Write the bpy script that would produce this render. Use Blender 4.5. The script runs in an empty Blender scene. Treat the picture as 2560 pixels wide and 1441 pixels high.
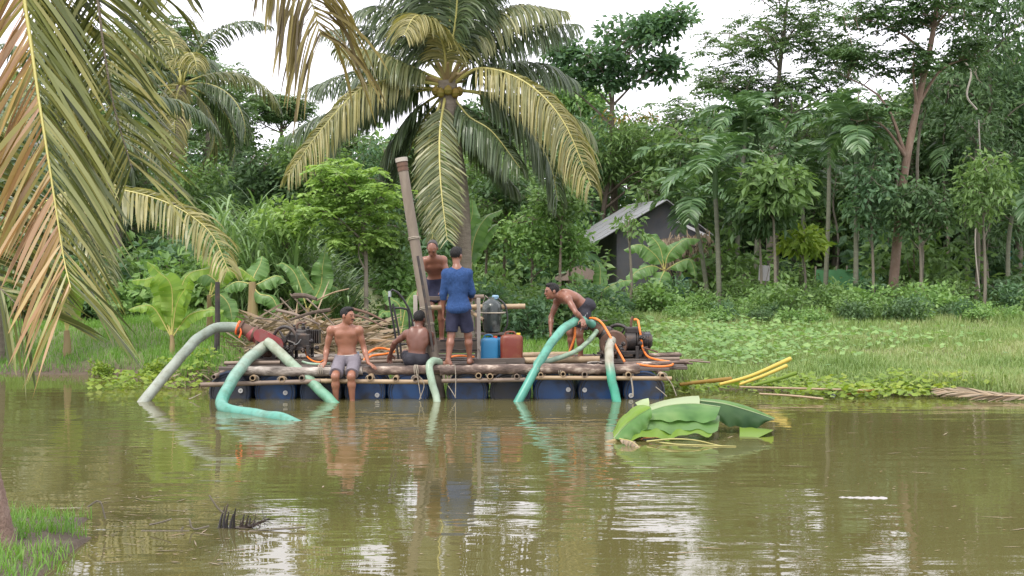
import bpy, math, random
import numpy as np
from mathutils import Vector, Matrix

# ------------------------------------------------------------------ camera, sky, sun, exposure
scene = bpy.context.scene
COL = scene.collection
cam_data = bpy.data.cameras.new('camera')
cam_data.sensor_width = 36.0
cam_data.lens = 52.0
cam_data.clip_start = 0.1
cam_data.clip_end = 2000.0
cam = bpy.data.objects.new('camera', cam_data)
cam.location = (0.0, 0.0, 2.0)
cam.rotation_euler = (math.radians(90.0 - 1.18), 0.0, 0.0)
COL.objects.link(cam)
scene.camera = cam

SUN_EL, SUN_AZ = math.radians(58), math.radians(215)     # azimuth clockwise from +Y
world = bpy.data.worlds.new('World')
scene.world = world
world.use_nodes = True
wn = world.node_tree
wn.nodes.clear()
w_out = wn.nodes.new('ShaderNodeOutputWorld')
w_bg = wn.nodes.new('ShaderNodeBackground')
w_sky = wn.nodes.new('ShaderNodeTexSky')
w_sky.sky_type = 'NISHITA'
w_sky.sun_disc = False
w_sky.sun_elevation = SUN_EL
w_sky.sun_rotation = SUN_AZ
w_sky.dust_density = 4.0
w_mix = wn.nodes.new('ShaderNodeMixRGB')
w_mix.inputs['Fac'].default_value = 0.90
w_mix.inputs['Color2'].default_value = (10.0, 9.75, 10.6, 1)     # even white cloud cover
wn.links.new(w_sky.outputs[0], w_mix.inputs['Color1'])
wn.links.new(w_mix.outputs[0], w_bg.inputs['Color'])
w_bg.inputs['Strength'].default_value = 0.118
wn.links.new(w_bg.outputs[0], w_out.inputs['Surface'])

sun_data = bpy.data.lights.new('sun', 'SUN')
sun_data.energy = 1.5
sun_data.angle = math.radians(14)
sun_data.color = (1.0, 0.95, 0.86)
sun = bpy.data.objects.new('sun', sun_data)
sd = Vector((math.sin(SUN_AZ) * math.cos(SUN_EL), math.cos(SUN_AZ) * math.cos(SUN_EL), math.sin(SUN_EL)))
sun.rotation_euler = sd.to_track_quat('Z', 'Y').to_euler()
sun.location = (0, 0, 30)
COL.objects.link(sun)

scene.view_settings.view_transform = 'Standard'
scene.view_settings.look = 'None'
scene.view_settings.exposure = 0.82
scene.view_settings.gamma = 1.0
scene.view_settings.use_curve_mapping = False
scene.render.engine = 'CYCLES'
scene.cycles.max_bounces = 6
scene.cycles.diffuse_bounces = 4
scene.cycles.glossy_bounces = 3
scene.cycles.transmission_bounces = 4
scene.cycles.transparent_max_bounces = 6

# ------------------------------------------------------------------ helpers
FPX = 3700.0
def P(u, v, Y):
    """point of the place seen towards picture position (u, v) at distance Y from the camera"""
    return np.array([(u - 1280.0) / FPX * Y, Y, 2.0 - (v - 644.0) / FPX * Y])

def V3(*a): return np.array(a, float)
def nrm(a):
    a = np.asarray(a, float)
    return a / np.maximum(np.linalg.norm(a, axis=-1, keepdims=True), 1e-9)

def tag(o, label=None, cat=None, group=None, kind=None):
    if label: o['label'] = label
    if cat: o['category'] = cat
    if group: o['group'] = group
    if kind: o['kind'] = kind
    return o

def empty(name, loc, label=None, cat=None, group=None):
    o = bpy.data.objects.new(name, None)
    o.empty_display_size = 0.1
    o.location = loc
    COL.objects.link(o)
    return tag(o, label, cat, group)

def root_loc(o):
    l = np.zeros(3)
    while o is not None:
        l = l + np.array(o.location)
        o = o.parent
    return l

def link_mesh(name, me, parent=None):
    o = bpy.data.objects.new(name, me)
    COL.objects.link(o)
    if parent is not None:
        o.parent = parent
    return o

def copy_tree(o, parent=None):
    c = o.copy()
    COL.objects.link(c)
    c.parent = parent
    for ch in list(o.children):
        copy_tree(ch, c)
    return c

def mesh_np(name, V, F, mats, parent=None, midx=None, smooth=False, origin=None):
    """numpy vertices and faces (all quads, or a list of arrays of equal-sized faces) into one object"""
    me = bpy.data.meshes.new(name)
    V = np.asarray(V, np.float32).reshape(-1, 3)
    off = root_loc(parent) if parent is not None else (np.array(origin, float) if origin is not None else np.zeros(3))
    V = V - off.astype(np.float32)
    if not isinstance(F, (list, tuple)): F = [F]
    F = [np.asarray(f, np.int32) for f in F if len(f)]
    loops = np.concatenate([f.ravel() for f in F])
    tot = np.concatenate([np.full(len(f), f.shape[1], np.int32) for f in F])
    st = np.concatenate([[0], np.cumsum(tot)[:-1]]).astype(np.int32)
    me.vertices.add(len(V)); me.vertices.foreach_set('co', V.ravel())
    me.loops.add(len(loops)); me.loops.foreach_set('vertex_index', loops)
    me.polygons.add(len(tot)); me.polygons.foreach_set('loop_start', st)
    if midx is not None: me.polygons.foreach_set('material_index', np.asarray(midx, np.int32))
    me.polygons.foreach_set('use_smooth', np.full(len(tot), bool(smooth)))
    me.update(calc_edges=True)
    for m in (mats if isinstance(mats, (list, tuple)) else [mats]): me.materials.append(m)
    o = link_mesh(name, me, parent)
    if parent is None and origin is not None: o.location = origin
    return o

class MB:
    def __init__(s): s.v = []; s.f = []; s.m = []
    def add(s, vs, fs, m=0):
        b = len(s.v)
        s.v.extend([tuple(map(float, p)) for p in vs])
        s.f.extend([tuple(i + b for i in f) for f in fs])
        s.m.extend([m] * len(fs))
        return s
    def box(s, c, size, R=None, m=0, bev=0.0):
        c = np.array(c, float); h = np.array(size, float) / 2
        R = np.eye(3) if R is None else np.array(R, float)
        if bev <= 0:
            vs = [(x, y, z) for x in (-1, 1) for y in (-1, 1) for z in (-1, 1)]
            vs = [c + R @ (np.array(q) * h) for q in vs]
            fs = [(0, 1, 3, 2), (4, 6, 7, 5), (0, 4, 5, 1), (2, 3, 7, 6), (0, 2, 6, 4), (1, 5, 7, 3)]
            return s.add(vs, fs, m)
        # chamfered box: each corner becomes three vertices
        idx = {}; vs = []
        for sx in (-1, 1):
            for sy in (-1, 1):
                for sz in (-1, 1):
                    sg = np.array((sx, sy, sz), float)
                    for a in range(3):
                        q = sg * (h - bev); q[a] = sg[a] * h[a]
                        idx[(sx, sy, sz, a)] = len(vs); vs.append(c + R @ q)
        fs = []
        for a in range(3):
            b, d = (a + 1) % 3, (a + 2) % 3
            for sg in (-1, 1):
                q = []
                for (i, j) in ((-1, -1), (1, -1), (1, 1), (-1, 1)):
                    k = [0, 0, 0]; k[a] = sg; k[b] = i; k[d] = j
                    q.append(idx[(*k, a)])
                fs.append(tuple(q if sg > 0 else q[::-1]))
            for i in (-1, 1):
                for j in (-1, 1):
                    k0 = [0, 0, 0]; k1 = [0, 0, 0]
                    k0[b] = k1[b] = i; k0[d] = k1[d] = j; k0[a] = -1; k1[a] = 1
                    q = [idx[(*k0, b)], idx[(*k1, b)], idx[(*k1, d)], idx[(*k0, d)]]
                    fs.append(tuple(q if i * j > 0 else q[::-1]))
        for sx in (-1, 1):
            for sy in (-1, 1):
                for sz in (-1, 1):
                    q = [idx[(sx, sy, sz, a)] for a in range(3)]
                    fs.append(tuple(q if sx * sy * sz > 0 else q[::-1]))
        return s.add(vs, fs, m)
    def tube(s, pts, rad, n=8, m=0, cap=True, hollow=0.0, m2=None):
        pts = np.array(pts, float)
        k = len(pts)
        rad = np.full(k, rad, float) if np.isscalar(rad) else np.array(rad, float)
        T = nrm(np.gradient(pts, axis=0))
        up = V3(0, 0, 1) if abs(T[0][2]) < 0.9 else V3(0, 1, 0)
        A = nrm(np.cross(T[0], up))
        vs = []; ang = np.arange(n) * 2 * math.pi / n
        frames = []
        for i in range(k):
            A = nrm(A - T[i] * np.dot(A, T[i])); B = np.cross(T[i], A)
            frames.append((A.copy(), B))
            for a in ang: vs.append(pts[i] + rad[i] * (math.cos(a) * A + math.sin(a) * B))
        fs = [(i * n + j, i * n + (j + 1) % n, (i + 1) * n + (j + 1) % n, (i + 1) * n + j) for i in range(k - 1) for j in range(n)]
        if cap and hollow <= 0:
            fs.append(tuple(range(n))[::-1]); fs.append(tuple((k - 1) * n + j for j in range(n)))
        s.add(vs, fs, m)
        if hollow > 0:                         # open ends with a rim and a dark bore
            for e, sg in ((0, 1), (k - 1, -1)):
                A, B = frames[e]; c = pts[e]; r = rad[e]
                ri = r * (1 - hollow)
                q = [c + r * (math.cos(a) * A + math.sin(a) * B) for a in ang]
                q += [c + ri * (math.cos(a) * A + math.sin(a) * B) for a in ang]
                d = T[e] * sg * r * 1.6
                q += [c + d + ri * (math.cos(a) * A + math.sin(a) * B) for a in ang]
                f = [(j, (j + 1) % n, n + (j + 1) % n, n + j) for j in range(n)]
                s.add(q[:2 * n], f, m)
                f2 = [(j, (j + 1) % n, n + (j + 1) % n, n + j) for j in range(n)] + [tuple(range(n, 2 * n))]
                s.add(q[n:], f2, m if m2 is None else m2)
        return s
    def cyl(s, p0, p1, r0, r1=None, n=16, m=0, cap=True):
        return s.tube([p0, p1], [r0, r0 if r1 is None else r1], n, m, cap)
    def torus(s, c, axis, R, r, n=24, k=8, m=0):
        axis = nrm(np.array(axis, float)); c = np.array(c, float)
        A = nrm(np.cross(axis, V3(0, 0, 1) if abs(axis[2]) < .9 else V3(1, 0, 0))); B = np.cross(axis, A)
        vs = []; fs = []
        for i in range(n):
            a = i * 2 * math.pi / n; d = math.cos(a) * A + math.sin(a) * B
            for j in range(k):
                b = j * 2 * math.pi / k
                vs.append(c + d * (R + r * math.cos(b)) + axis * r * math.sin(b))
        for i in range(n):
            for j in range(k):
                fs.append((i * k + j, ((i + 1) % n) * k + j, ((i + 1) % n) * k + (j + 1) % k, i * k + (j + 1) % k))
        return s.add(vs, fs, m)
    def lathe(s, c, axis, prof, n=24, m=0, squash=1.0):
        """prof: list of (along, radius)"""
        axis = nrm(np.array(axis, float)); c = np.array(c, float)
        A = nrm(np.cross(axis, V3(0, 0, 1) if abs(axis[2]) < .9 else V3(1, 0, 0))); B = np.cross(axis, A)
        vs = []
        for (t, r) in prof:
            for j in range(n):
                a = j * 2 * math.pi / n
                vs.append(c + axis * t + r * (math.cos(a) * A + squash * math.sin(a) * B))
        k = len(prof)
        fs = [(i * n + j, i * n + (j + 1) % n, (i + 1) * n + (j + 1) % n, (i + 1) * n + j) for i in range(k - 1) for j in range(n)]
        fs.append(tuple(range(n))[::-1]); fs.append(tuple((k - 1) * n + j for j in range(n)))
        return s.add(vs, fs, m)
    def build(s, name, mats, parent=None, smooth=35, origin=None):
        off = root_loc(parent) if parent is not None else (np.array(origin, float) if origin is not None else np.zeros(3))
        me = bpy.data.meshes.new(name)
        me.from_pydata([tuple(np.array(p) - off) for p in s.v], [], s.f)
        for m in (mats if isinstance(mats, (list, tuple)) else [mats]): me.materials.append(m)
        me.polygons.foreach_set('material_index', np.array(s.m, np.int32))
        if smooth:
            me.polygons.foreach_set('use_smooth', np.full(len(s.f), True))
            me.set_sharp_from_angle(angle=math.radians(smooth))
        me.update()
        o = link_mesh(name, me, parent)
        if parent is None and origin is not None: o.location = origin
        return o

def spline(pts, n=24):
    """Catmull-Rom through points, evenly resampled"""
    p = np.array(pts, float)
    if len(p) == 2:
        return p[0] + (p[1] - p[0]) * np.linspace(0, 1, n)[:, None]
    q = np.vstack([2 * p[0] - p[1], p, 2 * p[-1] - p[-2]])
    out = []
    for i in range(1, len(q) - 2):
        for t in np.linspace(0, 1, 16, endpoint=False):
            a, b, c, d = q[i - 1], q[i], q[i + 1], q[i + 2]
            out.append(0.5 * (2 * b + (c - a) * t + (2 * a - 5 * b + 4 * c - d) * t * t + (3 * b - a - 3 * c + d) * t ** 3))
    out.append(p[-1]); out = np.array(out)
    l = np.concatenate([[0], np.cumsum(np.linalg.norm(np.diff(out, axis=0), axis=1))])
    t = np.linspace(0, l[-1], n)
    return np.stack([np.interp(t, l, out[:, k]) for k in range(3)], 1)

def sstep(a, b, x):
    t = np.clip((np.asarray(x, float) - a) / (b - a), 0, 1)
    return t * t * (3 - 2 * t)

def wob(x, y, s=1.0, seed=0.0):
    """cheap smooth noise in -1..1"""
    x = np.asarray(x, float) * s; y = np.asarray(y, float) * s
    return (np.sin(1.7 * x + 0.6 * y + seed) + np.sin(-0.9 * x + 2.1 * y + 1.3 + seed * 1.7)
            + 0.6 * np.sin(3.1 * x - 2.3 * y + 2.1 + seed * .7) + 0.5 * np.sin(4.3 * y + 3.7 * x + .5 + seed * 2.1)) / 3.1

# ------------------------------------------------------------------ materials
def new_mat(name):
    m = bpy.data.materials.new(name); m.use_nodes = True
    nt = m.node_tree; b = nt.nodes['Principled BSDF']
    return m, nt, b

def ramp(nt, cols, fac):
    r = nt.nodes.new('ShaderNodeValToRGB')
    el = r.color_ramp.elements
    while len(el) < len(cols): el.new(0.5)
    for i, c in enumerate(cols):
        if len(c) == 4: el[i].position = c[3]
        else: el[i].position = i / max(1, len(cols) - 1)
        el[i].color = (c[0], c[1], c[2], 1)
    nt.links.new(fac, r.inputs[0])
    return r.outputs[0]

def tex_noise(nt, scale, detail=3, rough=.55, stretch=None, vec='Object'):
    n = nt.nodes.new('ShaderNodeTexNoise')
    n.inputs['Scale'].default_value = scale; n.inputs['Detail'].default_value = detail
    n.inputs['Roughness'].default_value = rough
    tc = nt.nodes.new('ShaderNodeTexCoord')
    if stretch is not None:
        mp = nt.nodes.new('ShaderNodeMapping'); mp.inputs['Scale'].default_value = stretch
        nt.links.new(tc.outputs[vec], mp.inputs[0]); nt.links.new(mp.outputs[0], n.inputs['Vector'])
    else: nt.links.new(tc.outputs[vec], n.inputs['Vector'])
    return n.outputs[0]

def bump(nt, b, h, strength=.4, dist=.01):
    n = nt.nodes.new('ShaderNodeBump')
    n.inputs['Strength'].default_value = strength; n.inputs['Distance'].default_value = dist
    nt.links.new(h, n.inputs['Height']); nt.links.new(n.outputs[0], b.inputs['Normal'])

def mat(name, cols, scale=6, rough=.7, metal=0.0, stretch=None, bmp=.3, bdist=.01, detail=4, spec=.5):
    """mottled surface: noise through a colour ramp, with fine relief"""
    m, nt, b = new_mat(name)
    f = tex_noise(nt, scale, detail, .6, stretch)
    nt.links.new(ramp(nt, cols, f), b.inputs['Base Color'])
    b.inputs['Roughness'].default_value = rough; b.inputs['Metallic'].default_value = metal
    b.inputs['Specular IOR Level'].default_value = spec
    if bmp > 0: bump(nt, b, tex_noise(nt, scale * 4, 3, .6, stretch), bmp, bdist)
    return m

def leaf_mat(name, cols, trans=.35, rough=.5, patch=.5, pscale=.9, spec=.35):
    """leaves: each leaf its own tint, larger lighter and darker sprays, light passes through"""
    m, nt, b = new_mat(name)
    g = nt.nodes.new('ShaderNodeNewGeometry')
    n = tex_noise(nt, pscale, 2)
    mx = nt.nodes.new('ShaderNodeMix'); mx.data_type = 'FLOAT'
    mx.inputs[0].default_value = patch
    nt.links.new(g.outputs['Random Per Island'], mx.inputs[2])
    mr = nt.nodes.new('ShaderNodeMapRange'); mr.inputs[1].default_value = .3; mr.inputs[2].default_value = .7
    nt.links.new(n, mr.inputs[0]); nt.links.new(mr.outputs[0], mx.inputs[3])
    c = ramp(nt, cols, mx.outputs[0])
    nt.links.new(c, b.inputs['Base Color'])
    b.inputs['Roughness'].default_value = rough
    b.inputs['Specular IOR Level'].default_value = spec
    tr = nt.nodes.new('ShaderNodeBsdfTranslucent')
    gm = nt.nodes.new('ShaderNodeMixRGB'); gm.blend_type = 'MULTIPLY'; gm.inputs[0].default_value = 1
    gm.inputs[2].default_value = (1.25, 1.3, .7, 1)
    nt.links.new(c, gm.inputs[1]); nt.links.new(gm.outputs[0], tr.inputs[0])
    ms = nt.nodes.new('ShaderNodeMixShader'); ms.inputs[0].default_value = trans
    nt.links.new(b.outputs[0], ms.inputs[1]); nt.links.new(tr.outputs[0], ms.inputs[2])
    nt.links.new(ms.outputs[0], nt.nodes['Material Output'].inputs['Surface'])
    return m

M = {}
# foliage
M['leaf_mid'] = leaf_mat('leaf_mid', [(0.076, 0.132, 0.042), (0.135, 0.23, 0.073), (0.238, 0.356, 0.119)])
M['leaf_bright'] = leaf_mat('leaf_bright', [(0.108, 0.207, 0.063), (0.194, 0.333, 0.105), (0.313, 0.46, 0.161)])
M['leaf_fresh'] = leaf_mat('leaf_fresh', [(.16, .28, .07), (.26, .4, .11), (.36, .5, .16)], trans=.4)
M['leaf_dark'] = leaf_mat('leaf_dark', [(0.043, 0.086, 0.036), (0.081, 0.149, 0.059), (0.14, 0.224, 0.091)], trans=.25)
M['leaf_feather'] = leaf_mat('leaf_feather', [(0.092, 0.155, 0.07), (0.146, 0.23, 0.105), (0.216, 0.316, 0.154)])
M['leaf_blue'] = leaf_mat('leaf_blue', [(0.059, 0.127, 0.063), (0.108, 0.201, 0.098), (0.173, 0.282, 0.14)])
M['leaf_lime'] = leaf_mat('leaf_lime', [(.12, .2, .03), (.2, .3, .04), (.32, .38, .06)])
M['leaf_rust'] = leaf_mat('leaf_rust', [(.25, .2, .04), (.35, .22, .05), (.2, .22, .05)])
M['palm_leaf'] = leaf_mat('palm_leaf', [(.07, .095, .038), (.135, .165, .07), (.22, .235, .1), (.31, .295, .13)], trans=.22, rough=.36, patch=.3, spec=.5)
M['palm_dark'] = leaf_mat('palm_dark', [(0.042, 0.072, 0.034), (0.084, 0.126, 0.054), (0.132, 0.168, 0.072)], trans=.2, rough=.35, patch=.3, spec=.55)
M['palm_gold'] = leaf_mat('palm_gold', [(.13, .14, .05), (.23, .23, .09), (.34, .31, .12), (.4, .35, .15)], trans=.3, rough=.4, patch=.3, spec=.5)
M['palm_rust'] = leaf_mat('palm_rust', [(0.2, 0.114, 0.05), (0.4, 0.237, 0.12), (0.42, 0.314, 0.11), (0.46, 0.285, 0.19), (0.34, 0.314, 0.1), (0.24, 0.247, 0.08)], trans=.25, rough=.4, patch=.15, spec=.5)
M['palm_near'] = leaf_mat('palm_near', [(.025, .036, .012), (.07, .09, .025), (.13, .155, .042), (.2, .22, .065), (.29, .29, .095), (.33, .25, .07)], trans=.25, rough=.36, patch=.2, spec=.55)
M['palm_brown'] = leaf_mat('palm_brown', [(.09, .07, .04), (.19, .15, .07), (.3, .25, .08), (.33, .27, .16)], trans=.2, rough=.5, patch=.2)
M['areca_leaf'] = leaf_mat('areca_leaf', [(0.054, 0.115, 0.045), (0.108, 0.201, 0.081), (0.205, 0.322, 0.14)], trans=.25, rough=.38, patch=.3, spec=.5)
M['cane'] = leaf_mat('cane', [(.11, .2, .065), (.19, .3, .12), (.3, .42, .2)], trans=.3, rough=.42, patch=.3)
M['grass'] = leaf_mat('grass', [(0.11, 0.193, 0.049), (0.185, 0.282, 0.083), (0.283, 0.359, 0.138), (0.369, 0.359, 0.194)], trans=.3, patch=.55, pscale=.5)
M['grass_lush'] = leaf_mat('grass_lush', [(0.092, 0.196, 0.034), (0.149, 0.299, 0.052), (0.230, 0.380, 0.081)], trans=.35, patch=.4)
M['banana'] = leaf_mat('banana', [(0.143, 0.275, 0.044), (0.220, 0.363, 0.055), (0.308, 0.440, 0.088)], trans=.45, rough=.38, patch=.4)
M['banana_dull'] = leaf_mat('banana_dull', [(0.096, 0.204, 0.060), (0.156, 0.288, 0.090), (0.216, 0.348, 0.120)], trans=.4, rough=.38, patch=.4)
M['leaf_pale'] = leaf_mat('leaf_pale', [(.3, .38, .2), (.38, .46, .26), (.34, .44, .2)], trans=.3, rough=.4, patch=.4)
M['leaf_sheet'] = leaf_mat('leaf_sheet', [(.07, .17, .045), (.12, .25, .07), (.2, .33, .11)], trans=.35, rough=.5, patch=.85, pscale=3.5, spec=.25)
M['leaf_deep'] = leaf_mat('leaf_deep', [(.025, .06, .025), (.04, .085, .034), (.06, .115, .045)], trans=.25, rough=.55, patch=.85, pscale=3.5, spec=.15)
M['dry'] = leaf_mat('dry', [(.12, .095, .065), (.24, .19, .13), (.36, .29, .2), (.3, .19, .1)], trans=.15, rough=.7, patch=.2)
M['stalk_yellow'] = mat('stalk_yellow', [(.42, .3, .05), (.5, .38, .06), (.36, .34, .07)], 5, .45)
M['rachis'] = mat('rachis', [(.26, .26, .08), (.36, .34, .1), (.22, .2, .06)], 8, .5)
M['rachis_gold'] = mat('rachis_gold', [(.38, .36, .1), (.46, .42, .13), (.33, .3, .08)], 8, .5)
M['bark'] = mat('bark', [(.09, .07, .05), (.17, .135, .1), (.26, .22, .17)], 9, .9, stretch=(1, 1, .25), bmp=.7, bdist=.03)
M['bark_near'] = mat('bark_near', [(.12, .075, .055), (.24, .16, .12), (.42, .34, .28)], 16, .9, stretch=(1, 1, .6), bmp=.9, bdist=.03)
M['bark_red'] = mat('bark_red', [(.13, .085, .06), (.22, .15, .11), (.33, .27, .22)], 7, .9, stretch=(1, 1, .5), bmp=.6, bdist=.03)
M['bark_pale'] = mat('bark_pale', [(.1, .085, .06), (.18, .16, .12), (.28, .25, .2)], 10, .9, stretch=(1, 1, .4), bmp=.5, bdist=.02)
M['palm_bark'] = mat('palm_bark', [(.12, .1, .075), (.23, .195, .15), (.34, .3, .24)], 6, .95, stretch=(.7, .7, 4), bmp=.8, bdist=.03)
M['areca_bark'] = mat('areca_bark', [(.08, .085, .06), (.14, .145, .1), (.22, .22, .16)], 4, .85, stretch=(.5, .5, 4), bmp=.3)
M['pseudostem'] = mat('pseudostem', [(.16, .1, .05), (.27, .2, .09), (.26, .27, .1)], 6, .6, stretch=(2, 2, .4))
# timber
M['log'] = mat('log', [(.05, .036, .028, .25), (.12, .085, .068, .45), (.21, .155, .12, .55), (.48, .4, .32, .66)], 7, .85, stretch=(.6, 1.4, 1.4), bmp=.8, bdist=.02)
M['log_grey'] = mat('log_grey', [(.07, .058, .047, .28), (.17, .145, .12, .44), (.3, .265, .225, .55), (.48, .44, .38, .68)], 7, .85, stretch=(.6, 1.4, 1.4), bmp=.8, bdist=.02)
M['plank'] = mat('plank', [(.045, .036, .03), (.1, .08, .065), (.2, .165, .135)], 8, .8, stretch=(.25, 2.5, 2), bmp=.5, bdist=.01)
M['bamboo'] = mat('bamboo', [(.2, .13, .08), (.33, .24, .14), (.45, .35, .22)], 6, .5, stretch=(.5, 1, 1), bmp=.15)
M['bamboo_old'] = mat('bamboo_old', [(.1, .075, .055), (.2, .15, .11), (.32, .25, .18)], 6, .6, stretch=(.5, 1, 1), bmp=.2)
M['bore'] = mat('bore', [(.02, .015, .012), (.04, .03, .02)], 10, .9)
M['pale_wood'] = mat('pale_wood', [(.3, .26, .21), (.43, .39, .33), (.52, .48, .42)], 8, .75, stretch=(1, 1, .3))
M['pipe'] = mat('pipe', [(.11, .085, .06), (.2, .165, .125), (.31, .265, .21)], 7, .75, stretch=(1.5, 1.5, .35), bmp=.5)
M['rope'] = mat('rope', [(.3, .26, .2), (.42, .38, .3)], 40, .9)
# plastic and metal
def worn(name, base, dirt, scale=3, lo=.42, hi=.62, rough=.4, dr=.8):
    m, nt, b = new_mat(name)
    f = tex_noise(nt, scale, 5, .65)
    c = ramp(nt, [(*base, lo), (*dirt, hi)], f)
    nt.links.new(c, b.inputs['Base Color'])
    mr = nt.nodes.new('ShaderNodeMapRange'); mr.inputs[1].default_value = lo; mr.inputs[2].default_value = hi
    mr.inputs[3].default_value = rough; mr.inputs[4].default_value = dr
    nt.links.new(f, mr.inputs[0]); nt.links.new(mr.outputs[0], b.inputs['Roughness'])
    return m
M['barrel'] = worn('barrel', (.007, .046, .14), (.04, .042, .045), 2.6, .44, .64, .32)
M['barrel_dark'] = worn('barrel_dark', (.01, .024, .055), (.04, .04, .04), 2.6, .38, .6, .38)
M['bung'] = mat('bung', [(.5, .5, .48), (.62, .62, .6)], 20, .5, bmp=0)
M['can_blue'] = worn('can_blue', (.015, .16, .32), (.15, .18, .14), 5, .52, .74, .35)
M['can_red'] = worn('can_red', (.17, .03, .015), (.22, .085, .035), 4, .42, .7, .3)
M['cap_yellow'] = mat('cap_yellow', [(.62, .45, .04), (.7, .5, .05)], 5, .4, bmp=0)
M['cap_red'] = mat('cap_red', [(.5, .06, .03), (.55, .08, .04)], 5, .4, bmp=0)
M['tank'] = worn('tank', (.035, .045, .042), (.2, .22, .2), 5, .5, .72, .22, .5)
M['tank_cap'] = mat('tank_cap', [(.16, .3, .42), (.24, .38, .5)], 8, .4, bmp=0)
M['iron'] = mat('iron', [(.018, .016, .015), (.05, .045, .042), (.14, .09, .06, .85)], 9, .5, .4, bmp=.3, bdist=.006)
M['iron_rust'] = mat('iron_rust', [(.06, .035, .025), (.13, .075, .05), (.22, .12, .07)], 9, .7, .2, bmp=.4, bdist=.006)
M['red_paint'] = worn('red_paint', (.24, .045, .045), (.18, .1, .085), 6, .5, .72, .45)
M['orange'] = mat('orange', [(.75, .17, .02), (.85, .24, .04)], 8, .4, bmp=0)
M['orange_strap'] = mat('orange_strap', [(.8, .13, .03), (.85, .17, .04)], 8, .5, bmp=0)
M['black_hose'] = mat('black_hose', [(.015, .015, .015), (.04, .04, .04)], 8, .45, bmp=0)
M['white_plastic'] = mat('white_plastic', [(.3, .34, .35), (.45, .49, .5)], 6, .4)
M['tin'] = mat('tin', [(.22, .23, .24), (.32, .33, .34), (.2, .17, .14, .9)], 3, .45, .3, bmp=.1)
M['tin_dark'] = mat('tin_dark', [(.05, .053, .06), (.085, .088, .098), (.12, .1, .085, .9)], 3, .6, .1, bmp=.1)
M['thatch'] = mat('thatch', [(.05, .04, .03), (.1, .075, .055), (.15, .12, .09)], 12, .95, stretch=(3, 3, .5))
M['blue_door'] = mat('blue_door', [(.04, .13, .26), (.06, .18, .34)], 5, .6)
M['teal_wall'] = mat('teal_wall', [(.03, .22, .2), (.05, .29, .26)], 3, .7)
M['dark_opening'] = mat('dark_opening', [(.015, .015, .015), (.03, .03, .03)], 4, .9, bmp=0)  # near-black colour for the shed's painted shade and the house windows
M['board'] = mat('board', [(.28, .27, .26), (.4, .39, .37)], 6, .7)
M['green_net'] = mat('green_net', [(.05, .16, .06), (.07, .22, .09)], 6, .7)
M['mud'] = mat('mud', [(.06, .045, .03), (.13, .1, .07), (.2, .16, .11)], 5, .9, bmp=.8, bdist=.05)

def hose_mat(name, top, low, z0, z1):
    """ribless suction hose: clean green below, dried grey silt above an uneven line"""
    m, nt, b = new_mat(name)
    tc = nt.nodes.new('ShaderNodeTexCoord'); sp = nt.nodes.new('ShaderNodeSeparateXYZ')
    nt.links.new(tc.outputs['Object'], sp.inputs[0])
    n = tex_noise(nt, 3.2, 4, .6)
    mr = nt.nodes.new('ShaderNodeMapRange'); mr.inputs[1].default_value = z0; mr.inputs[2].default_value = z1
    nt.links.new(sp.outputs[2], mr.inputs[0])
    ad = nt.nodes.new('ShaderNodeMath'); ad.operation = 'MULTIPLY_ADD'
    nt.links.new(n, ad.inputs[0]); ad.inputs[1].default_value = .9; ad.inputs[2].default_value = -.45
    a2 = nt.nodes.new('ShaderNodeMath'); a2.operation = 'ADD'; a2.use_clamp = True
    nt.links.new(ad.outputs[0], a2.inputs[0]); nt.links.new(mr.outputs[0], a2.inputs[1])
    hc = ramp(nt, [low, top], a2.outputs[0])
    gr = ramp(nt, [(1, 1, 1, .45), (.62, .57, .48, .72)], tex_noise(nt, 7, 5, .7))
    gx = nt.nodes.new('ShaderNodeMixRGB'); gx.blend_type = 'MULTIPLY'; gx.inputs[0].default_value = 1
    nt.links.new(hc, gx.inputs[1]); nt.links.new(gr, gx.inputs[2]); nt.links.new(gx.outputs[0], b.inputs['Base Color'])
    b.inputs['Roughness'].default_value = .38
    bump(nt, b, tex_noise(nt, 30, 2), .15, .004)
    return m
TEAL = (.075, .3, .225)
M['hose_grey'] = hose_mat('hose_grey', (.2, .25, .2), (.3, .33, .27), 0.2, 1.0)
M['hose_green'] = hose_mat('hose_green', (.3, .34, .26), TEAL, .2, .75)
M['hose_green2'] = hose_mat('hose_green2', (.28, .33, .24), (.1, .3, .19), .0, .6)
M['hose_bright'] = hose_mat('hose_bright', (.12, .34, .25), TEAL, .0, 1.2)
M['hose_pale'] = hose_mat('hose_pale', (.26, .38, .27), (.33, .42, .31), .0, .6)
M['hose_upright'] = hose_mat('hose_upright', (.31, .3, .23), (.05, .31, .2), .35, .55)

def skin_mat(name, a, b_, c):
    m, nt, b = new_mat(name)
    n = tex_noise(nt, 5, 3)
    nt.links.new(ramp(nt, [a, b_, c], n), b.inputs['Base Color'])
    b.inputs['Roughness'].default_value = .36
    bump(nt, b, tex_noise(nt, 22, 3), .25, .008)
    b.inputs['Subsurface Weight'].default_value = .08
    b.inputs['Subsurface Radius'].default_value = (.02, .008, .004)
    return m
M['skin_warm'] = skin_mat('skin_warm', (.24, .1, .06), (.3, .135, .083), (.35, .165, .105))
M['skin_brown'] = skin_mat('skin_brown', (.11, .046, .03), (.155, .066, .043), (.2, .09, .058))
M['skin_tan'] = skin_mat('skin_tan', (.185, .08, .05), (.235, .105, .066), (.285, .135, .085))
M['hair'] = mat('hair', [(.005, .0045, .0045), (.012, .011, .010)], 60, .8, bmp=.5, bdist=.004)
M['hair_grey'] = mat('hair_grey', [(.02, .017, .015), (.09, .08, .075)], 60, .6, bmp=.5, bdist=.004)
M['eye'] = mat('eye', [(.012, .01, .01), (.02, .016, .015)], 30, .2, bmp=0)
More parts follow.
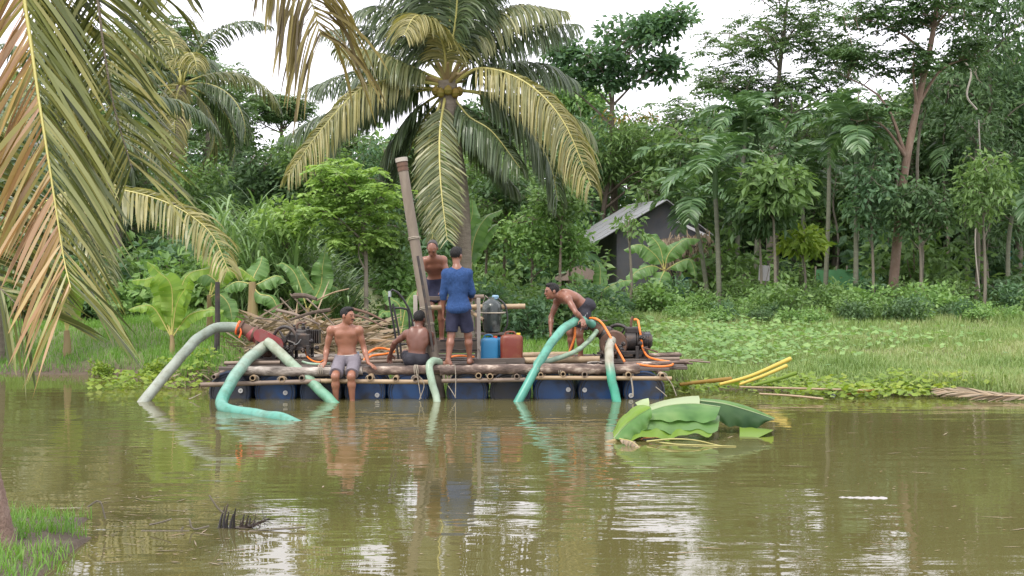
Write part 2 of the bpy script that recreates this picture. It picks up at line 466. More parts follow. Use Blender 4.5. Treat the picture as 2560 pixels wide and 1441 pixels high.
M['lip'] = mat('lip', [(.16, .06, .05), (.2, .08, .06)], 30, .5, bmp=0)
M['shorts_grey'] = mat('shorts_grey', [(.12, .105, .12), (.17, .155, .175), (.23, .21, .235)], 8, .9, bmp=.5, bdist=.02)
M['shorts_navy'] = mat('shorts_navy', [(.012, .014, .035), (.024, .027, .06)], 8, .85, bmp=.5, bdist=.02)
M['shorts_black'] = mat('shorts_black', [(.012, .012, .018), (.03, .03, .04)], 8, .8, bmp=.5, bdist=.02)
M['shirt_blue'] = mat('shirt_blue', [(.012, .042, .13), (.02, .062, .18), (.03, .085, .24)], 6, .9, stretch=(2, 2, .8), bmp=.9, bdist=.03)
M['cord_grey'] = mat('cord_grey', [(.3, .28, .27), (.4, .37, .35)], 20, .8, bmp=0)
M['piping'] = mat('piping', [(.5, .5, .52), (.6, .6, .62)], 20, .7, bmp=0)
# ------------------------------------------------------------------ ground and water
SHORE_X = np.array([-60, -12, -8.5, -6.6, -5.7, -5.1, -4.7, -4.2, -3, 2.0, 2.6, 3.6, 5.0, 6.2, 7.4, 10, 60], float)
SHORE_Y = np.array([27, 26, 25.4, 25.2, 24.0, 22.9, 23.6, 24.1, 24.2, 24.2, 22.9, 22.3, 21.9, 21.4, 20.9, 20.2, 19], float)
def shore(x):
    return np.interp(x, SHORE_X, SHORE_Y) + .12 * wob(x, 0 * np.asarray(x, float), 2.3)
def near_shore(x):
    return 4.5 + 6.9 * sstep(-2.05, -3.25, x) + .25 * wob(x, 0 * np.asarray(x, float), 2.0, 2.0)
def ground_z(x, y):
    x = np.asarray(x, float); y = np.asarray(y, float)
    d = y - shore(x)
    steep = .12 + .2 * sstep(-3.9, -4.4, x) * sstep(-9, -6.6, x)
    far = np.where(d > 0, steep * (1 - np.exp(-np.maximum(d, 0) / .35)) + .38 * sstep(3, 18, d), -.9 * sstep(0, -1.4, d))
    far = far + .42 * sstep(.4, 4.5, d) * sstep(-3.2, -4.6, x)
    far = far + np.where(d > .3, .035 * wob(x, y, 1.1), 0)
    dn = near_shore(x) - y
    near = np.where(dn > 0, .1 * (1 - np.exp(-np.maximum(dn, 0) / .8)) + .35 * sstep(2, 8, dn), -.9 * sstep(0, -1.6, dn))
    near = near + np.where(dn > 0, .02 * wob(x, y, 2.6), 0)
    return np.maximum(far, near)
def gz(x, y): return float(ground_z(x, y))

xs = np.concatenate([-np.geomspace(260, 14.5, 16), np.arange(-14, 14.01, .25), np.geomspace(14.5, 260, 16)])
ys = np.concatenate([[-60, -30, -15, -6, 0], np.arange(3, 50.01, .25), np.geomspace(51, 400, 18)])
GX, GY = np.meshgrid(xs, ys)
GZ = ground_z(GX, GY)
nx, ny = len(xs), len(ys)
idx = np.arange(nx * ny).reshape(ny, nx)
F = np.stack([idx[:-1, :-1], idx[:-1, 1:], idx[1:, 1:], idx[1:, :-1]], -1).reshape(-1, 4)
gm, nt, b = new_mat('ground')
n1 = tex_noise(nt, 1.1, 5, .65)
soil = ramp(nt, [(.08, .1, .04), (.12, .15, .055), (.17, .185, .08), (.17, .135, .09)], n1)
tc = nt.nodes.new('ShaderNodeTexCoord'); sp = nt.nodes.new('ShaderNodeSeparateXYZ'); nt.links.new(tc.outputs['Object'], sp.inputs[0])
mr = nt.nodes.new('ShaderNodeMapRange'); mr.inputs[1].default_value = .08; mr.inputs[2].default_value = .26
nt.links.new(sp.outputs[2], mr.inputs[0])
mudc = ramp(nt, [(.05, .038, .026), (.1, .076, .052), (.16, .12, .085)], tex_noise(nt, 5, 5))
mx = nt.nodes.new('ShaderNodeMixRGB'); nt.links.new(mr.outputs[0], mx.inputs[0]); nt.links.new(mudc, mx.inputs[1]); nt.links.new(soil, mx.inputs[2])
nt.links.new(mx.outputs[0], b.inputs['Base Color']); b.inputs['Roughness'].default_value = .95
bump(nt, b, tex_noise(nt, 9, 5), .8, .06)
g = mesh_np('ground', np.stack([GX, GY, GZ], -1).reshape(-1, 3), F, gm, smooth=True)
tag(g, 'grassy earth banks around a small brown pond', kind='structure')

wm, nt, b = new_mat('pond_water')
wc = ramp(nt, [(.09, .08, .028), (.108, .096, .035), (.125, .112, .045)], tex_noise(nt, .35, 3))
nt.links.new(wc, b.inputs['Base Color'])
b.inputs['Roughness'].default_value = .015
b.inputs['IOR'].default_value = 1.36
b.inputs['Specular IOR Level'].default_value = .5
def wnoise(sc, stretch, detail=2): return tex_noise(nt, sc, detail, .5, stretch)
h1 = wnoise(1.0, (.75, 2.2, 1)); h2 = wnoise(1.0, (2.4, 6.5, 1), 2); msk = wnoise(.22, (1, 1, 1), 2)
mk = nt.nodes.new('ShaderNodeMapRange'); mk.inputs[1].default_value = .42; mk.inputs[2].default_value = .62
mk.inputs[3].default_value = .25; mk.inputs[4].default_value = 1
nt.links.new(msk, mk.inputs[0])
m1 = nt.nodes.new('ShaderNodeMath'); m1.operation = 'MULTIPLY'; nt.links.new(h2, m1.inputs[0]); m1.inputs[1].default_value = .3
m2 = nt.nodes.new('ShaderNodeMath'); m2.operation = 'ADD'; nt.links.new(h1, m2.inputs[0]); nt.links.new(m1.outputs[0], m2.inputs[1])
m3 = nt.nodes.new('ShaderNodeMath'); m3.operation = 'MULTIPLY'; nt.links.new(m2.outputs[0], m3.inputs[0]); nt.links.new(mk.outputs[0], m3.inputs[1])
# the pumps and feet stir the water round the raft
tcw = nt.nodes.new('ShaderNodeTexCoord'); vd = nt.nodes.new('ShaderNodeVectorMath'); vd.operation = 'DISTANCE'
vd.inputs[1].default_value = (-1.8, 19.6, 0); nt.links.new(tcw.outputs['Object'], vd.inputs[0])
rr_ = nt.nodes.new('ShaderNodeMapRange'); rr_.inputs[1].default_value = 1.0; rr_.inputs[2].default_value = 6.5; rr_.inputs[3].default_value = 1.9; rr_.inputs[4].default_value = 1
nt.links.new(vd.outputs['Value'], rr_.inputs[0])
m4 = nt.nodes.new('ShaderNodeMath'); m4.operation = 'MULTIPLY'; nt.links.new(m3.outputs[0], m4.inputs[0]); nt.links.new(rr_.outputs[0], m4.inputs[1])
bump(nt, b, m4.outputs[0], 1.0, .0125)
wv = [(-80, -20, 0), (80, -20, 0), (80, 34, 0), (-80, 34, 0)]
w = mesh_np('water', wv, np.array([[0, 1, 2, 3]]), wm)
tag(w, 'still brown pond water with soft ripples', kind='structure')

# ------------------------------------------------------------------ foliage generators
def rnd(seed): return np.random.default_rng(seed)

def leaf_quads(p, d, n, L, W, droop=.15):
    """one folded quad per leaf"""
    d = nrm(d); s = nrm(np.cross(d, n)); n = np.cross(s, d)
    L = np.asarray(L)[:, None]; W = np.asarray(W)[:, None]
    mid = p + d * L * .45 + n * W * .12
    tip = p + d * L - n * L * droop
    V = np.stack([p, mid + s * W * .5 - n * W * .12, tip, mid - s * W * .5 - n * W * .12], 1)
    F = np.arange(len(p) * 4).reshape(-1, 4)
    return V.reshape(-1, 3), F

def strips(p, d, wd, L, W, bend, segs=4, prof=None, twist=None):
    """tapering ribbons that bend down under their own weight"""
    N = len(p); d = nrm(d); L = np.asarray(L, float); W = np.asarray(W, float); bend = np.asarray(bend, float)
    prof = prof if prof is not None else np.concatenate([[.55], np.sin(np.linspace(.25, .86, segs) * math.pi) ** .8])
    prof = np.array(prof, float); prof[-1] = .05
    rows = []; cur = p.copy(); dd = d.copy()
    for k in range(segs + 1):
        w_ = nrm(wd - dd * np.sum(wd * dd, 1, keepdims=True))
        rows.append(np.stack([cur - w_ * (W * prof[k] / 2)[:, None], cur + w_ * (W * prof[k] / 2)[:, None]], 1))
        cur = cur + dd * (L / segs)[:, None]
        dd = nrm(dd + np.array([0, 0, -1.0]) * (bend / segs)[:, None])
    V = np.stack(rows, 1)                      # N, segs+1, 2, 3
    base = (np.arange(N) * (segs + 1) * 2)[:, None]
    k = np.arange(segs)[None, :] * 2
    q = base + k
    F = np.stack([q, q + 1, q + 3, q + 2], -1).reshape(-1, 4)
    return V.reshape(-1, 3), F

def join(parts):
    Vs, Fs, o = [], [], 0
    for V, F in parts:
        Vs.append(V); Fs.append(F + o); o += len(V)
    return np.concatenate(Vs), np.concatenate(Fs)

def clusters(r, tips, n, rad, flat, L, W, up=.5, droop=.2, outward=None):
    """n leaves round each twig tip"""
    k = len(tips); c = np.repeat(tips, n, 0)
    off = r.normal(size=(k * n, 3)) * np.array([rad, rad, rad * flat]) * .6
    p = c + off
    d = nrm(off) * .9 + r.normal(size=p.shape) * .45 + np.array([0, 0, -droop])
    nn = r.normal(size=p.shape) * .55 + np.array([0, 0, up])
    s = r.uniform(.65, 1.25, k * n)
    return leaf_quads(p, d, nn, L * s, W * s)

def sprays(r, tips, ns, rach, nl, L, W, flat=.3, droop=.25, parent_c=None):
    """compound leaves: ns stalks per tip, each carrying nl paired leaflets"""
    k = len(tips) * ns
    c = np.repeat(tips, ns, 0)
    a = r.uniform(0, 2 * math.pi, k)
    d = np.stack([np.cos(a), np.sin(a), r.normal(.05, flat, k)], 1); d = nrm(d)
    lr = rach * r.uniform(.7, 1.2, k)
    P_, D_, N_, L_, W_ = [], [], [], [], []
    side = nrm(np.cross(d, np.array([0, 0, 1.0])))
    for i in range(nl):
        t = (i // 2 + .7) / (nl / 2)
        sg = 1 if i % 2 else -1
        pos = c + d * (lr * t)[:, None] + np.array([0, 0, -1.0]) * (lr * droop * t * t)[:, None]
        dd = d * .55 + side * sg * (.9 if t < .95 else .2) + np.array([0, 0, -.25]) + r.normal(size=d.shape) * .12
        nn = np.array([0, 0, 1.0]) + r.normal(size=d.shape) * .25
        P_.append(pos); D_.append(dd); N_.append(nn); s = r.uniform(.8, 1.15, k) * (1 - .25 * t); L_.append(L * s); W_.append(W * s)
    return leaf_quads(np.concatenate(P_), np.concatenate(D_), np.concatenate(N_), np.concatenate(L_), np.concatenate(W_))

def crown_tips(r, blobs, n, gaps=.25, gs=1.3):
    out = []
    tot = sum(b[2] for b in blobs)
    for (c, rad, wgt) in blobs:
        k = int(n * wgt / tot * 1.8) + 2
        v = nrm(r.normal(size=(k, 3))) * (r.uniform(0, 1, k) ** .42)[:, None]
        p = np.array(c) + v * np.array(rad)
        keep = (wob(p[:, 0] + p[:, 1] * .7, p[:, 2] * 1.2 + p[:, 1], gs, float(c[0])) > -1 + 2 * gaps - .15)
        p = p[keep][:int(n * wgt / tot) + 1]
        out.append(p)
    return np.concatenate(out)

def limb_skeleton(r, mb, trunk, tr, tips, nl, twig=.5, m=0):
    """limbs from the trunk to spread-out tips, twigs from limbs to the rest"""
    cs = [tips[r.integers(len(tips))]]
    for _ in range(nl - 1):
        dmin = np.min([np.linalg.norm(tips - c, axis=1) for c in cs], 0)
        cs.append(tips[np.argmax(dmin * r.uniform(.6, 1, len(tips)))])
    pts = []
    zt = trunk[:, 2]
    for c in cs:
        want = c[2] - r.uniform(.35, .7) * np.linalg.norm(c[:2] - trunk[-1][:2]) - .2
        want = min(max(want, zt[0] + .45 * (zt[-1] - zt[0])), zt[-1])
        i = int(np.argmin(np.abs(zt - want)))
        b0 = trunk[i]; mid = b0 * .45 + c * .55 + V3(0, 0, .08 * np.linalg.norm(c - b0)) + r.normal(size=3) * .06 * np.linalg.norm(c - b0)
        path = spline([b0, mid, c], 8)
        r0 = max(tr[i] * .6, .012)
        mb.tube(path, np.linspace(r0, .008, 8), 6, m)
        pts.append(path[2:])
    pts = np.concatenate(pts)
    for t in tips:
        if r.uniform() > twig: continue
        j = int(np.argmin(np.linalg.norm(pts - t, axis=1)))
        if np.linalg.norm(pts[j] - t) < .05: continue
        mid = (pts[j] + t) / 2 + r.normal(size=3) * .05
        mb.tube([pts[j], mid, t], [.012, .008, .005], 4, m, cap=False)

def tree(name, label, cat, group, trunk_pts, r0, r1, blobs, ntips, leaf, matc, matb, seed, nl=9, gaps=.25, twig=.45, gs=1.3, extra=None):
    r = rnd(seed)
    base = np.array(trunk_pts[0], float)
    root = empty(name, base, label, cat, group)
    tp = np.array(trunk_pts, float); tp[0][2] -= .15
    tp = spline(tp, 14)
    tr = np.linspace(r0, r1, 14); tr[0] *= 1.25
    mb = MB(); mb.tube(tp, tr, 10)
    tips = crown_tips(r, blobs, ntips, gaps, gs)
    limb_skeleton(r, mb, tp, tr, tips, nl, twig)
    mb.build('trunk', M[matb], root, smooth=60)
    V, F = leaf(r, tips)
    mesh_np('crown', V, F, M[matc], root)
    if extra:
        for (nm, fn, mt) in extra:
            V, F = fn(r, tips); mesh_np(nm, V, F, M[mt], root)['kind'] = 'stuff'
    return root

# ------------------------------------------------------------------ palms
def frond(name, path, N, Lmax, width, nleaf, mleaf, mrach, parent, seed, hang=1.2, fwd=.55, r0=.03, start=.18, sides=(1, 1), lift=.0, wj=.35, tatter=0.0, endL=.35, jit=.07):
    """one palm leaf: curved midrib with hanging leaflets along both sides. N: upper face direction"""
    r = rnd(seed)
    pts = spline(path, 40)
    T = nrm(np.gradient(pts, axis=0))
    s = np.linspace(0, 1, 40)
    mb = MB(); mb.tube(pts, np.interp(s, [0, .15, 1], [r0, r0 * .6, r0 * .12]), 6, 1)
    parts = []
    N = np.array(N, float)
    for sg, on in ((-1, sides[0]), (1, sides[1])):
        if not on: continue
        k = int(nleaf * on)
        t = np.linspace(start, .995, k) + r.normal(size=k) * .004
        t = np.clip(t, 0, 1)
        keep = r.uniform(size=k) > tatter
        t = t[keep]; k = len(t)
        p = np.stack([np.interp(t, s, pts[:, c]) for c in range(3)], 1)
        tt = nrm(np.stack([np.interp(t, s, T[:, c]) for c in range(3)], 1))
        side = nrm(np.cross(tt, N)) * sg
        up = nrm(np.cross(side * sg, tt))
        f = fwd + .9 * np.maximum(0, t - .75)
        d = side + tt * f[:, None] + up * lift + r.normal(size=p.shape) * jit
        prof = np.interp(t, [start, start + .12, .45, .8, 1], [.55, .85, 1, .78, endL])
        L = Lmax * prof * r.uniform(.85, 1.1, k)
        W = width * np.interp(t, [0, .5, 1], [1, 1, .6]) * r.uniform(.8, 1.15, k)
        wd = tt + r.normal(size=p.shape) * wj
        parts.append(strips(p, d, wd, L, W, hang * r.uniform(.75, 1.3, k), 5))
    V, F = join(parts)
    nb = len(mb.v)
    Vt = np.concatenate([np.array(mb.v), V])
    tube_q = np.array([f for f in mb.f if len(f) == 4])
    Fq = np.concatenate([tube_q, F + nb])
    mi = np.concatenate([np.ones(len(tube_q), int), np.zeros(len(F), int)])
    return mesh_np(name, Vt, Fq, [M[mleaf], M[mrach]], parent, midx=mi)

def arc(c, az, el, L, droop, n=7, p=1.3):
    """midrib path: leaves the crown at elevation el towards azimuth az and sags by droop (radians)"""
    pts = [np.array(c, float)]
    for i in range(n):
        t = (i + .5) / n
        e = el - droop * t ** p
        pts.append(pts[-1] + L / n * V3(math.cos(az) * math.cos(e), math.sin(az) * math.cos(e), math.sin(e)))
    return pts

def trunk_rings(path, radii, n=12, amp=.06, step=.11):
    """ringed palm trunk"""
    L = np.linalg.norm(np.diff(np.array(path), axis=0), axis=1).sum()
    k = max(12, int(L / step) * 2)
    p = spline(path, k); rr = np.interp(np.linspace(0, 1, k), np.linspace(0, 1, len(radii)), radii)
    rr = rr * (1 + amp * (np.arange(k) % 2))
    return MB().tube(p, rr, n)
# ------------------------------------------------------------------ the coconut palm behind the raft
YP = 31.0
pb = V3(P(1152, 600, YP)[0] + .06, YP, gz(P(1152, 600, YP)[0], YP))
palm = empty('coconut_palm', pb, 'large coconut palm with wide drooping crown behind the raft', 'palm tree')
pc = P(1118, 215, YP)
trunk_rings([pb - V3(0, 0, .15), P(1156, 640, YP), P(1150, 480, YP), P(1128, 330, YP), pc + V3(0, 0, .1)], [.24, .19, .18, .17, .2]).build('trunk', M['palm_bark'], palm, smooth=50)
def px(pts, Y0, Y1=None):
    Y1 = Y0 if Y1 is None else Y1
    n = len(pts)
    return [P(u, v, Y0 + (Y1 - Y0) * i / max(1, n - 1)) for i, (u, v) in enumerate(pts)]
CF = [  # path, far-end distance offset, leaflet length, leaf material, rachis, hang, leaflets
    ([(1118, 215), (1100, 330), (1102, 460), (1118, 600)], -1.6, .72, 'palm_leaf', 'rachis_gold', .5, 70),
    ([(1112, 230), (1075, 340), (1072, 470), (1082, 605)], -.9, .5, 'palm_leaf', 'rachis_gold', .6, 54),
    ([(1128, 215), (1200, 172), (1310, 205), (1405, 300), (1478, 465)], -1.4, .95, 'palm_gold', 'rachis_gold', 2.0, 84),
    ([(1128, 225), (1240, 235), (1350, 250), (1440, 300), (1475, 350)], 1.2, .85, 'palm_leaf', 'rachis', 2.0, 70),
    ([(1130, 225), (1210, 240), (1300, 300), (1370, 400), (1395, 500)], .4, .95, 'palm_dark', 'rachis', 2.0, 70),
    ([(1120, 220), (1150, 300), (1210, 380), (1290, 470)], 1.0, .8, 'palm_dark', 'rachis', 1.6, 60),
    ([(1128, 205), (1200, 120), (1320, 70), (1440, 62)], .8, .85, 'palm_dark', 'rachis', 1.9, 74),
    ([(1126, 200), (1180, 95), (1280, 20), (1410, 30)], .3, .85, 'palm_leaf', 'rachis', 1.6, 74),
    ([(1122, 195), (1150, 60), (1190, -60), (1260, -150)], .4, .9, 'palm_dark', 'rachis', 1.2, 70),
    ([(1118, 190), (1125, 60), (1120, -70), (1100, -200)], .2, .9, 'palm_dark', 'rachis', .9, 70),
    ([(1116, 190), (1098, 40), (1050, -80), (980, -150)], .3, .9, 'palm_dark', 'rachis', 1.2, 70),
    ([(1114, 195), (1040, 80), (960, 20), (900, 30)], .8, .85, 'palm_dark', 'rachis', 1.4, 70),
    ([(1116, 205), (1110, 120), (1080, 60), (1040, 42), (1010, 90)], -1.2, .72, 'palm_gold', 'rachis_gold', 1.1, 70),
    ([(1112, 205), (1010, 160), (930, 130), (850, 122)], -.6, .75, 'palm_leaf', 'rachis_gold', 1.6, 66),
    ([(1110, 215), (1000, 200), (900, 225), (800, 330), (720, 440)], -1.0, .85, 'palm_gold', 'rachis', 1.9, 78),
    ([(1110, 220), (1010, 235), (900, 260), (810, 290), (735, 330)], 1.4, .9, 'palm_dark', 'rachis', 1.9, 76),
    ([(1110, 225), (1030, 220), (930, 230), (860, 290), (820, 380)], .6, 1.0, 'palm_dark', 'rachis', 2.2, 72),
    ([(1112, 230), (1050, 270), (990, 350), (965, 450)], .8, .9, 'palm_dark', 'rachis', 1.6, 64),
    ([(1114, 230), (1060, 300), (1020, 390), (1000, 470)], 1.2, .8, 'palm_dark', 'rachis', 1.5, 60),
    ([(1118, 190), (1160, 20), (1240, -110), (1350, -170)], 1.0, .9, 'palm_dark', 'rachis', 1.4, 70),
    ([(1116, 190), (1060, 10), (960, -100), (850, -140)], 1.0, .9, 'palm_dark', 'rachis', 1.4, 70),
    ([(1118, 190), (1140, 50), (1150, -90), (1180, -230)], -.6, .9, 'palm_dark', 'rachis', .9, 70),
    ([(1112, 200), (1030, 110), (930, 70), (820, 80)], 1.6, .85, 'palm_dark', 'rachis', 1.5, 70),
    ([(1112, 215), (1020, 190), (900, 180), (780, 220)], 2.0, .9, 'palm_dark', 'rachis', 1.8, 70),
    ([(1128, 210), (1220, 170), (1340, 160), (1430, 200)], 2.0, .9, 'palm_dark', 'rachis', 1.8, 70),
    ([(1124, 228), (1170, 290), (1230, 330), (1300, 420)], -.6, .8, 'palm_dark', 'rachis', 1.9, 60),
]
for i, (pp, dy, L, ml, mr_, hg, nlf) in enumerate(CF):
    path = px(pp, YP, YP + dy)
    vert = i in (0, 1)
    N = (0, -1, .25) if vert else (0, -.25, 1)
    frond('frond', path, N, L * (1.0 if vert else 1.35), .036, int(nlf * 2.0), ml, mr_, palm, 100 + i, hang=hg * (1 if vert else 1.6), fwd=.8 if vert else .45, r0=.045, start=.16, lift=.1)
# cut leaf bases and young coconuts at the heart of the crown
mb = MB(); r = rnd(7)
for i in range(12):
    a = i * 2.4; e = r.uniform(.1, 1.1)
    d = V3(math.cos(a) * math.cos(e), math.sin(a) * math.cos(e), math.sin(e))
    mb.tube([pc, pc + d * .3, pc + d * .62 + V3(0, 0, -.05)], [.07, .045, .03], 6)
mb.build('leaf_base', M['pseudostem'], palm)
for i in range(5):
    a = 3.6 + i * .62
    c = pc + V3(.26 * math.cos(a), .26 * math.sin(a), -.12 - .05 * (i % 2))
    MB().lathe(c - V3(0, 0, .11), (0, 0, 1), [(0, .02), (.03, .07), (.1, .095), (.17, .07), (.21, .02)], 10).build('coconut', M['leaf_rust'], palm)

# ------------------------------------------------------------------ far-left palm, and a pale one behind it
def far_palm(name, label, base_uv, crown_uv, Y, nf, L, leafL, seed, ml, tr=.16, elmin=-.5):
    r = rnd(seed)
    c = P(*crown_uv, Y); bx = P(base_uv[0], base_uv[1], Y)
    b = V3(bx[0], Y, gz(bx[0], Y))
    t = empty(name, b, label, 'palm tree')
    trunk_rings([b - V3(0, 0, .15), P(*base_uv, Y), (P(*base_uv, Y) + c) / 2 + V3(.1, 0, 0), c], [tr * 1.3, tr, tr * .95, tr]).build('trunk', M['palm_bark'], t, smooth=50)
    for i in range(nf):
        az = i * 2.399 + r.uniform(-.2, .2)
        k = i / (nf - 1)
        el = elmin + (1.35 - elmin) * k
        path = arc(c, az, el, L * r.uniform(.85, 1.1), 1.5 + .5 * (1 - k) + r.uniform(-.2, .3))
        frond('frond', path, (0, 0, 1), leafL, .045, 80, ml[i % len(ml)], 'rachis', t, seed * 50 + i, hang=2.4, r0=.05, lift=.1)
    return t
far_palm('coconut_palm', 'slim coconut palm with grey-green crown in front of feathery tree', (432, 480), (455, 215), 44, 15, 3.6, .85, 3, ['palm_leaf', 'palm_dark', 'palm_gold', 'palm_dark'], .15)
far_palm('coconut_palm', 'pale coconut palm half hidden behind hanging near leaves', (285, 520), (215, 300), 36, 14, 3.4, .8, 5, ['palm_dark', 'palm_leaf'], .17)

# ------------------------------------------------------------------ the near palm on this bank: trunk at the edge, leaves hanging in
YN = 9.7
nb_ = V3(P(-8, 1410, YN)[0], YN, 0); nb_[2] = gz(nb_[0], nb_[1])
near = empty('coconut_palm', nb_, 'near coconut palm with split pale trunk and rust-tinged hanging leaves', 'palm tree')
ncr = P(-120, -420, YN + .3)
trunk_rings([nb_ - V3(0, 0, .1), P(-30, 1280, YN), P(-85, 1000, YN + .05), P(-190, 300, YN + .2), ncr], [.125, .1, .092, .1, .13], n=16, amp=.04, step=.06).build('trunk', M['bark_near'], near, smooth=50)
MAIN = [(-120, -420), (30, -200), (70, 40), (98, 240), (128, 440), (158, 640), (176, 720)]
NF = [
    # main hanging leaf: rusty leaflets on its left, olive ones on its right
    (px(MAIN, YN + .3, YN - .5), (.12, -1, .1), .85, .036, 112, 'palm_rust', 'rachis_gold', .3, 1.3, (0, 1), .9),
    (px(MAIN, YN + .3, YN - .49), (.12, -1, .1), 1.05, .031, 132, 'palm_near', 'rachis_gold', .35, 1.9, (1, 0), .75),
    # second leaf just behind with a dark midrib
    (px([(-110, -420), (150, -330), (235, -60), (262, 120), (285, 260), (330, 420)], YN + .6, YN + .5), (-.1, -1, .1), .8, .031, 116, 'palm_near', 'palm_bark', .45, 1.0, (1, 1), .8),
    # high leaf whose end hangs against the sky
    (px([(-110, -430), (210, -560), (520, -400), (690, -180), (770, -20), (805, 95)], YN + .3, YN + .7), (0, -.5, 1), .95, .036, 160, 'palm_brown', 'rachis', 1.7, .6, (1, 1), .85),
    (px([(-110, -430), (180, -520), (420, -330), (560, -160), (650, -80)], YN + .5, YN + 1.5), (0, -.4, 1), .66, .04, 80, 'palm_brown', 'rachis', 1.7, .55, (1, 1), .7),
    # left side, sweeping down to the water
    (px([(-130, -420), (-330, -200), (-340, 200), (-200, 500), (-60, 660), (60, 780)], YN, YN - .4), (.4, -1, .5), .8, .045, 80, 'palm_near', 'palm_bark', .5, 1.3, (1, 1), .8),
    (px([(-130, -420), (-300, -260), (-260, 100), (-140, 330), (-30, 500), (20, 640)], YN, YN + .2), (.4, -1, .5), .9, .045, 80, 'palm_near', 'rachis', .4, 1.2, (1, 1), .8),
    (px([(-120, -430), (120, -600), (330, -420), (400, -150), (420, 10)], YN + .4, YN + 1.2), (0, -.6, 1), .62, .045, 84, 'palm_near', 'rachis', 1.1, .7, (1, 1), .7),
    (px([(-120, -430), (40, -300), (140, -60), (190, 160), (225, 350), (240, 480)], YN + .7, YN + .6), (0, -1, .1), .6, .034, 70, 'palm_near', 'palm_bark', .4, 1.6, (1, 1), .8),
]
for i, (path, N, L, w_, nlf, ml, mr_, hg, fw, sd_, tt) in enumerate(NF):
    frond('frond', path, N, L, w_, nlf, ml, mr_, near, 300 + i, hang=hg, fwd=fw, r0=.03, start=.2, sides=sd_, wj=.8, lift=.0, tatter=.08, endL=tt, jit=.11)

# a young palm on the left bank whose arching leaf reaches over the grass
YY = 26.5
yx = P(-20, 700, YY)[0]
yb = V3(yx, YY, gz(yx, YY))
young = empty('young_coconut_palm', yb, 'stout young coconut palm on the left bank with one long arching yellow leaf', 'palm tree')
yc = P(-20, 640, YY)
trunk_rings([yb - V3(0, 0, .1), yb + V3(0, 0, .4), yc], [.22, .18, .12]).build('trunk', M['palm_bark'], young, smooth=50)
YF = [([(-20, 640), (90, 520), (230, 470), (400, 500), (520, 575), (572, 680)], -1.5, 1.0, 'palm_gold', 1.9, 90),
      ([(-20, 640), (60, 450), (140, 330), (250, 300), (330, 360)], .6, .8, 'palm_dark', 1.4, 70),
      ([(-20, 640), (40, 560), (130, 540), (230, 600), (270, 700)], -.8, .8, 'palm_leaf', 1.8, 70),
      ([(-20, 640), (-120, 480), (-200, 430), (-330, 480)], .3, .8, 'palm_leaf', 1.8, 60),
      ([(-20, 640), (-10, 430), (30, 290), (90, 200)], .8, .8, 'palm_dark', 1.0, 60),
      ([(-20, 640), (-70, 560), (-150, 600), (-220, 700)], -.8, .8, 'palm_dark', 1.8, 60),
      ([(-20, 640), (20, 600), (80, 640), (120, 740)], -1.4, .7, 'palm_leaf', 1.6, 56)]
for i, (pp, dy, L, ml, hg, nlf) in enumerate(YF):
    frond('frond', px(pp, YY, YY + dy), (0, -.3, 1), L, .055, nlf, ml, 'rachis_gold' if i == 0 else 'rachis', young, 360 + i, hang=hg, r0=.04, lift=.1)
# ------------------------------------------------------------------ areca palms along the tree line
def areca(base_u, top_uv, Y, seed, label, L=1.7, nf=9, tr=.065):
    r = rnd(seed)
    c = P(*top_uv, Y); bx = P(base_u, 760, Y)[0]
    b = V3(bx, Y, gz(bx, Y))
    t = empty('areca_palm', b, label, 'palm tree', 'slender palms along the tree line')
    mid = (b + c) / 2 + V3(r.uniform(-.08, .08), 0, 0)
    trunk_rings([b - V3(0, 0, .12), mid, c - V3(0, 0, .75)], [tr * 1.2, tr, tr * .9], n=10, amp=.05, step=.16).build('trunk', M['areca_bark'], t, smooth=50)
    MB().tube([c - V3(0, 0, .85), c - V3(0, 0, .6), c - V3(0, 0, .1), c + V3(0, 0, .1)], [tr * .9, tr * 1.35, tr * 1.05, tr * .5], 10).build('crownshaft', M['leaf_dark'], t, smooth=60)
    for i in range(nf):
        az = i * 2.399 + seed; k = i / (nf - 1)
        path = arc(c, az, .15 + 1.15 * k, L * r.uniform(.85, 1.1), 1.7 + r.uniform(-.2, .4) - .4 * k, p=1.1)
        frond('frond', path, (0, 0, 1), .62, .075, 30, 'areca_leaf', 'leaf_mid', t, seed * 31 + i, hang=.9, fwd=.6, r0=.022, lift=.25, wj=.5, start=.15)
for (bu, tu, tv, Y, sd_, lab) in [(1800, 1788, 420, 40, 1, 'slender palm standing just right of the shed with thick grey ringed trunk'), (1775, 1740, 500, 45, 2, 'short slender palm leaning over the shed wall'),
        (1842, 1862, 300, 46, 3, 'tall slender palm behind the trunk right of the shed'), (1886, 1890, 330, 47, 4, 'slender palm rising just behind the hanging board'), (2062, 2072, 300, 45, 5, 'slender palm standing behind the lime-leaved small tree'),
        (2140, 2140, 330, 41, 6, 'slender palm with pale trunk standing in front of the green net'), (2010, 2005, 420, 47, 7, 'shorter slender palm between the board and the green net'), (1700, 1690, 390, 52, 9, 'slender palm growing behind the shed roof'),
        (2420, 2400, 360, 47, 10, 'slender palm in the shade right of the leaning trunk'), (2522, 2530, 470, 43, 11, 'low slender palm in front of the teal house')]:
    areca(bu, (tu, tv), Y, sd_, lab)

# ------------------------------------------------------------------ trees
def uvb(u, Y):                       # foot of a tree
    x = P(u, 700, Y)[0]
    return V3(x, Y, gz(x, Y))
def blob(u, v, Y, ru, rv, rd=None, w=1.0):
    s = Y / FPX
    return (P(u, v, Y), (ru * s, (rd if rd else (ru * s)), rv * s), w)
def L_cl(n, rad, flat, L, W, **k): return lambda r, t: clusters(r, t, n, rad, flat, L, W, **k)
def L_sp(ns, rach, nl, L, W, **k): return lambda r, t: sprays(r, t, ns, rach, nl, L, W, **k)

